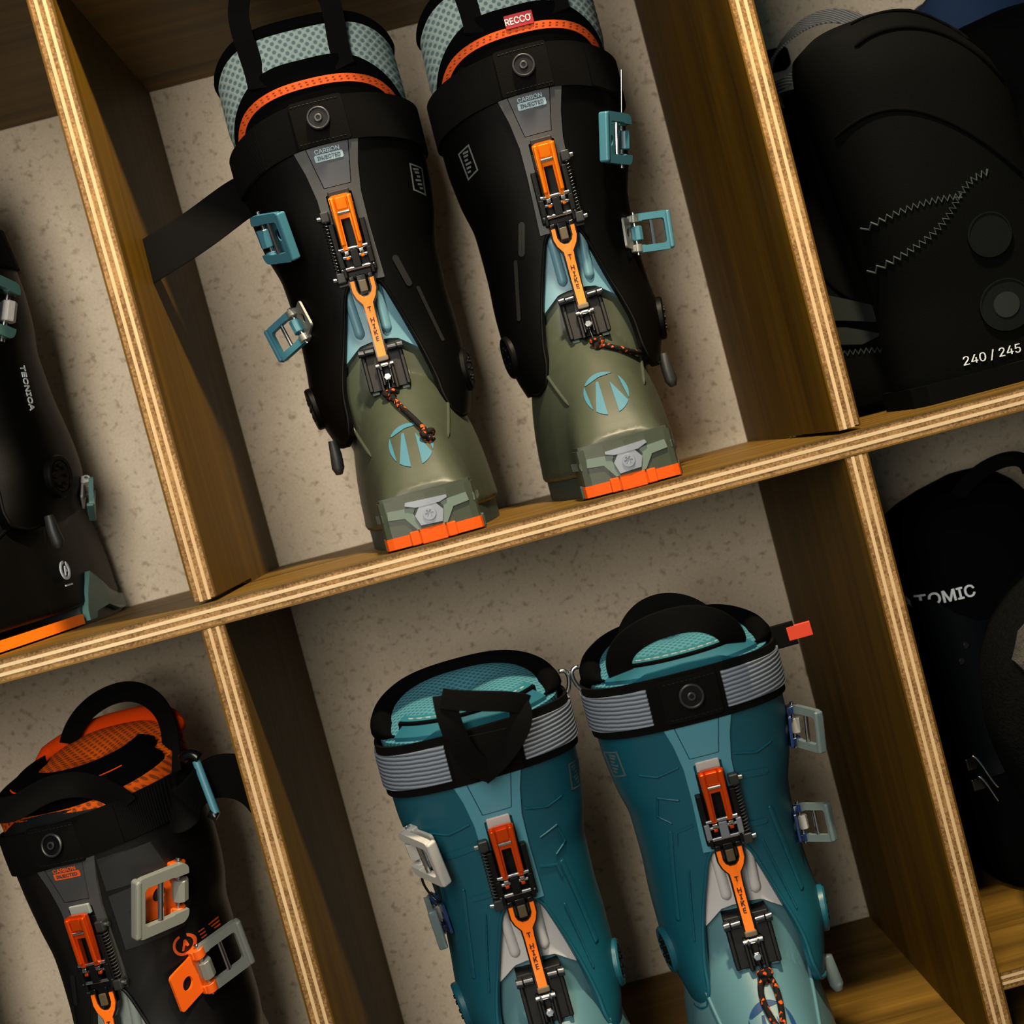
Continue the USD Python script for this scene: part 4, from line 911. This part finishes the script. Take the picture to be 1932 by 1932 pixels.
# second boot behind it on the left
S2 = Soft('snowboard_boot', 'black snowboard boot with a woven pull loop, beside the divider', 'snowboard boot', (.592, .235, 0),
          [(.004, -.070, .08), (.02, -.074, .09), (.06, -.072, .085), (.12, -.064, .072), (.2, -.062, .066), (.27, -.060, .062), (.292, -.050, .050), (.300, -.020, .020)],
          [(.004, .045), (.03, .050), (.12, .050), (.25, .046), (.29, .034), (.30, .012)], 'snow_black', 'snowboard boots')
S2.drape('toe_strap', Polygon([(-.05, .118), (-.03, .112), (.012, .090), (.022, .080), (.012, .076), (-.02, .086), (-.05, .094)]), 'snow_grip', .004, label='grey rubber strap')
S2.drape('toe_strap', Polygon([(-.05, .088), (-.02, .080), (.010, .066), (-.01, .062), (-.05, .072)]), 'snow_grip', .003)
S2.zigzag([(-.045, .060), (-.01, .056), (.03, .048)], .0022, .0045, .0009)
S2.seam('seam', [(-.03, .24), (-.035, .17), (-.024, .122), (-.005, .10)], .0018, 'black_cloth')
lp = spline([(-.018, -.030, .284), (-.026, -.036, .298), (-.025, -.034, .314), (-.012, -.03, .332), (.010, -.03, .346), (.036, -.032, .350), (.060, -.034, .340), (.075, -.034, .322)], 70)
obj(S2.root, 'pull_loop', ribbon(lp, np.c_[np.linspace(.6, -.2, 70), np.linspace(.9, .1, 70), np.linspace(0, 1, 70)], .015, .0022), 'snow_loop', 40, label='pale woven pull loop')
lq = spline([(-.025, -.036, .300), (-.012, -.046, .302), (.002, -.044, .309)], 24); obj(S2.root, 'pull_loop', ribbon(lq, (.1, .3, 1), .010, .002), 'snow_loop', 40)
obj(S2.root, 'heel_tab', bx(-.004, .02, .336, .030, .018, .020, .005), 'snow_black', 30)
S3 = Soft('snowboard_boot', 'black snowboard boot with a blue inner collar at the right picture edge', 'snowboard boot', (.800, .225, 0),
          [(.004, -.070, .12), (.03, -.074, .13), (.1, -.078, .10), (.2, -.080, .075), (.27, -.080, .072), (.300, -.074, .070), (.315, -.050, .060), (.320, -.02, .03)],
          [(.004, .050), (.1, .058), (.25, .060), (.30, .050), (.32, .015)], 'snow_black', 'snowboard boots')
S3.text('ATI', .0062, -.060, .262, rot=4, bold=True); S3.text('/.,', .006, -.059, .247, bold=True)
th = np.linspace(0, 2 * np.pi, 60, endpoint=False)
obj(S3.root, 'inner_collar', loft([np.c_[-.020 + (.058 - .25 * max(0, z - .33)) * np.cos(th), .040 + .042 * np.sin(th), np.full(60, z) - .018 * np.abs(np.cos(th)) ** 3] for z in np.linspace(.29, .366, 14)]), 'blue_cloth', True, label='deep blue padded collar')
# dark ski boots on the low board
ZB = -.4265
K1 = Soft('dark_boot', 'black ski boot with white brand lettering on its liner, behind the fuzzy boot', 'ski boot', (.625, .200, ZB),
          [(.004, -.050, .06), (.03, -.056, .07), (.08, -.058, .062), (.13, -.060, .058), (.19, -.064, .062), (.24, -.069, .066), (.29, -.072, .070), (.318, -.068, .070), (.336, -.050, .062), (.348, -.022, .050), (.356, .008, .036)],
          [(.004, .09), (.06, .085), (.12, .062), (.25, .062), (.31, .058), (.34, .040), (.356, .012)], 'black_cloth')
K1.text('ATOMIC', .0098, -.043, .2620, bold=True, sx=1.0, lift=.0010)
K1.drape('cuff_panel', Polygon([(-.064, .262), (-.050, .262), (-.036, .247), (-.020, .236), (.02, .234), (.05, .238), (.056, .12), (-.05, .10), (-.057, .19)]), 'snow_navy', .004)
lq = spline([(-.002, -.040, .340), (.012, -.044, .352), (.036, -.044, .360), (.060, -.040, .356), (.066, -.036, .345)], 40); obj(K1.root, 'pull_loop', ribbon(lq, np.c_[-np.gradient(lq[:, 2]), np.zeros(40), np.gradient(lq[:, 0])], .013, .0022), 'black_webbing', 40)
for x, z in ((-.034, .218), (-.012, .214), (-.040, .205)):
    y = float(K1.F(x, z)); obj(K1.root, 'rivet', cyl((x, y, z), (x, y - .006, z), .0026, 12), 'chrome')
for z in (.118, .100):
    y = float(K1.F(-.05, z)); b_ = obj(K1.root, 'buckle', bx(-.046, y - .006, z - .004, .020, .006, .012, .002), 'dark_steel'); obj(b_, 'buckle_wire', tube(spline([(-.05, y - .012, z + .004), (-.042, y - .016, z - .012), (-.036, y - .018, z - .026), (-.030, y - .016, z - .012)], 24), .0014, 8), 'chrome', True)
K2 = Soft('dark_boot', 'dark grey fuzzy boot with a steel buckle at the right picture edge', 'ski boot', (.690, .045, ZB),
          [(.004, -.050, .19), (.02, -.056, .20), (.05, -.074, .19), (.085, -.102, .145), (.12, -.118, .085), (.17, -.126, .050), (.21, -.121, .046), (.24, -.109, .046), (.262, -.092, .044), (.278, -.072, .038), (.284, -.058, .026)],
          [(.004, .046), (.03, .052), (.085, .055), (.15, .052), (.25, .050), (.278, .042), (.284, .030)], 'fur_black')
obj(K2.root, 'sole', plate(sbox(-.052, -.044, .196, .044).buffer(.004, quad_segs=4), .014), 'snow_black', 30)
K2.seam('seam', [(-.118, .128), (-.08, .120), (-.03, .122), (.02, .100), (.06, .075)], .0016, 'snow_grey')
K2.drape('fuzzy_collar', Polygon([(-.108, .226), (-.098, .246), (-.080, .262), (-.058, .268), (-.05, .250), (-.075, .238), (-.088, .215), (-.098, .205)]), 'fur_grey', .004, label='brownish grey fuzzy collar')
y = float(K2.F(-.084, .180)); b_ = obj(K2.root, 'buckle', bx(-.080, y - .008, .182, .030, .010, .018, .002).apply_transform(trimesh.transformations.rotation_matrix(.35, (0, 1, 0), (-.08, y, .18))), 'zinc', label='pale steel buckle')
obj(b_, 'buckle_wire', tube(spline([(-.094, y - .006, .212), (-.088, y - .012, .202), (-.082, y - .012, .192)], 20), .0014, 8), 'chrome', True)
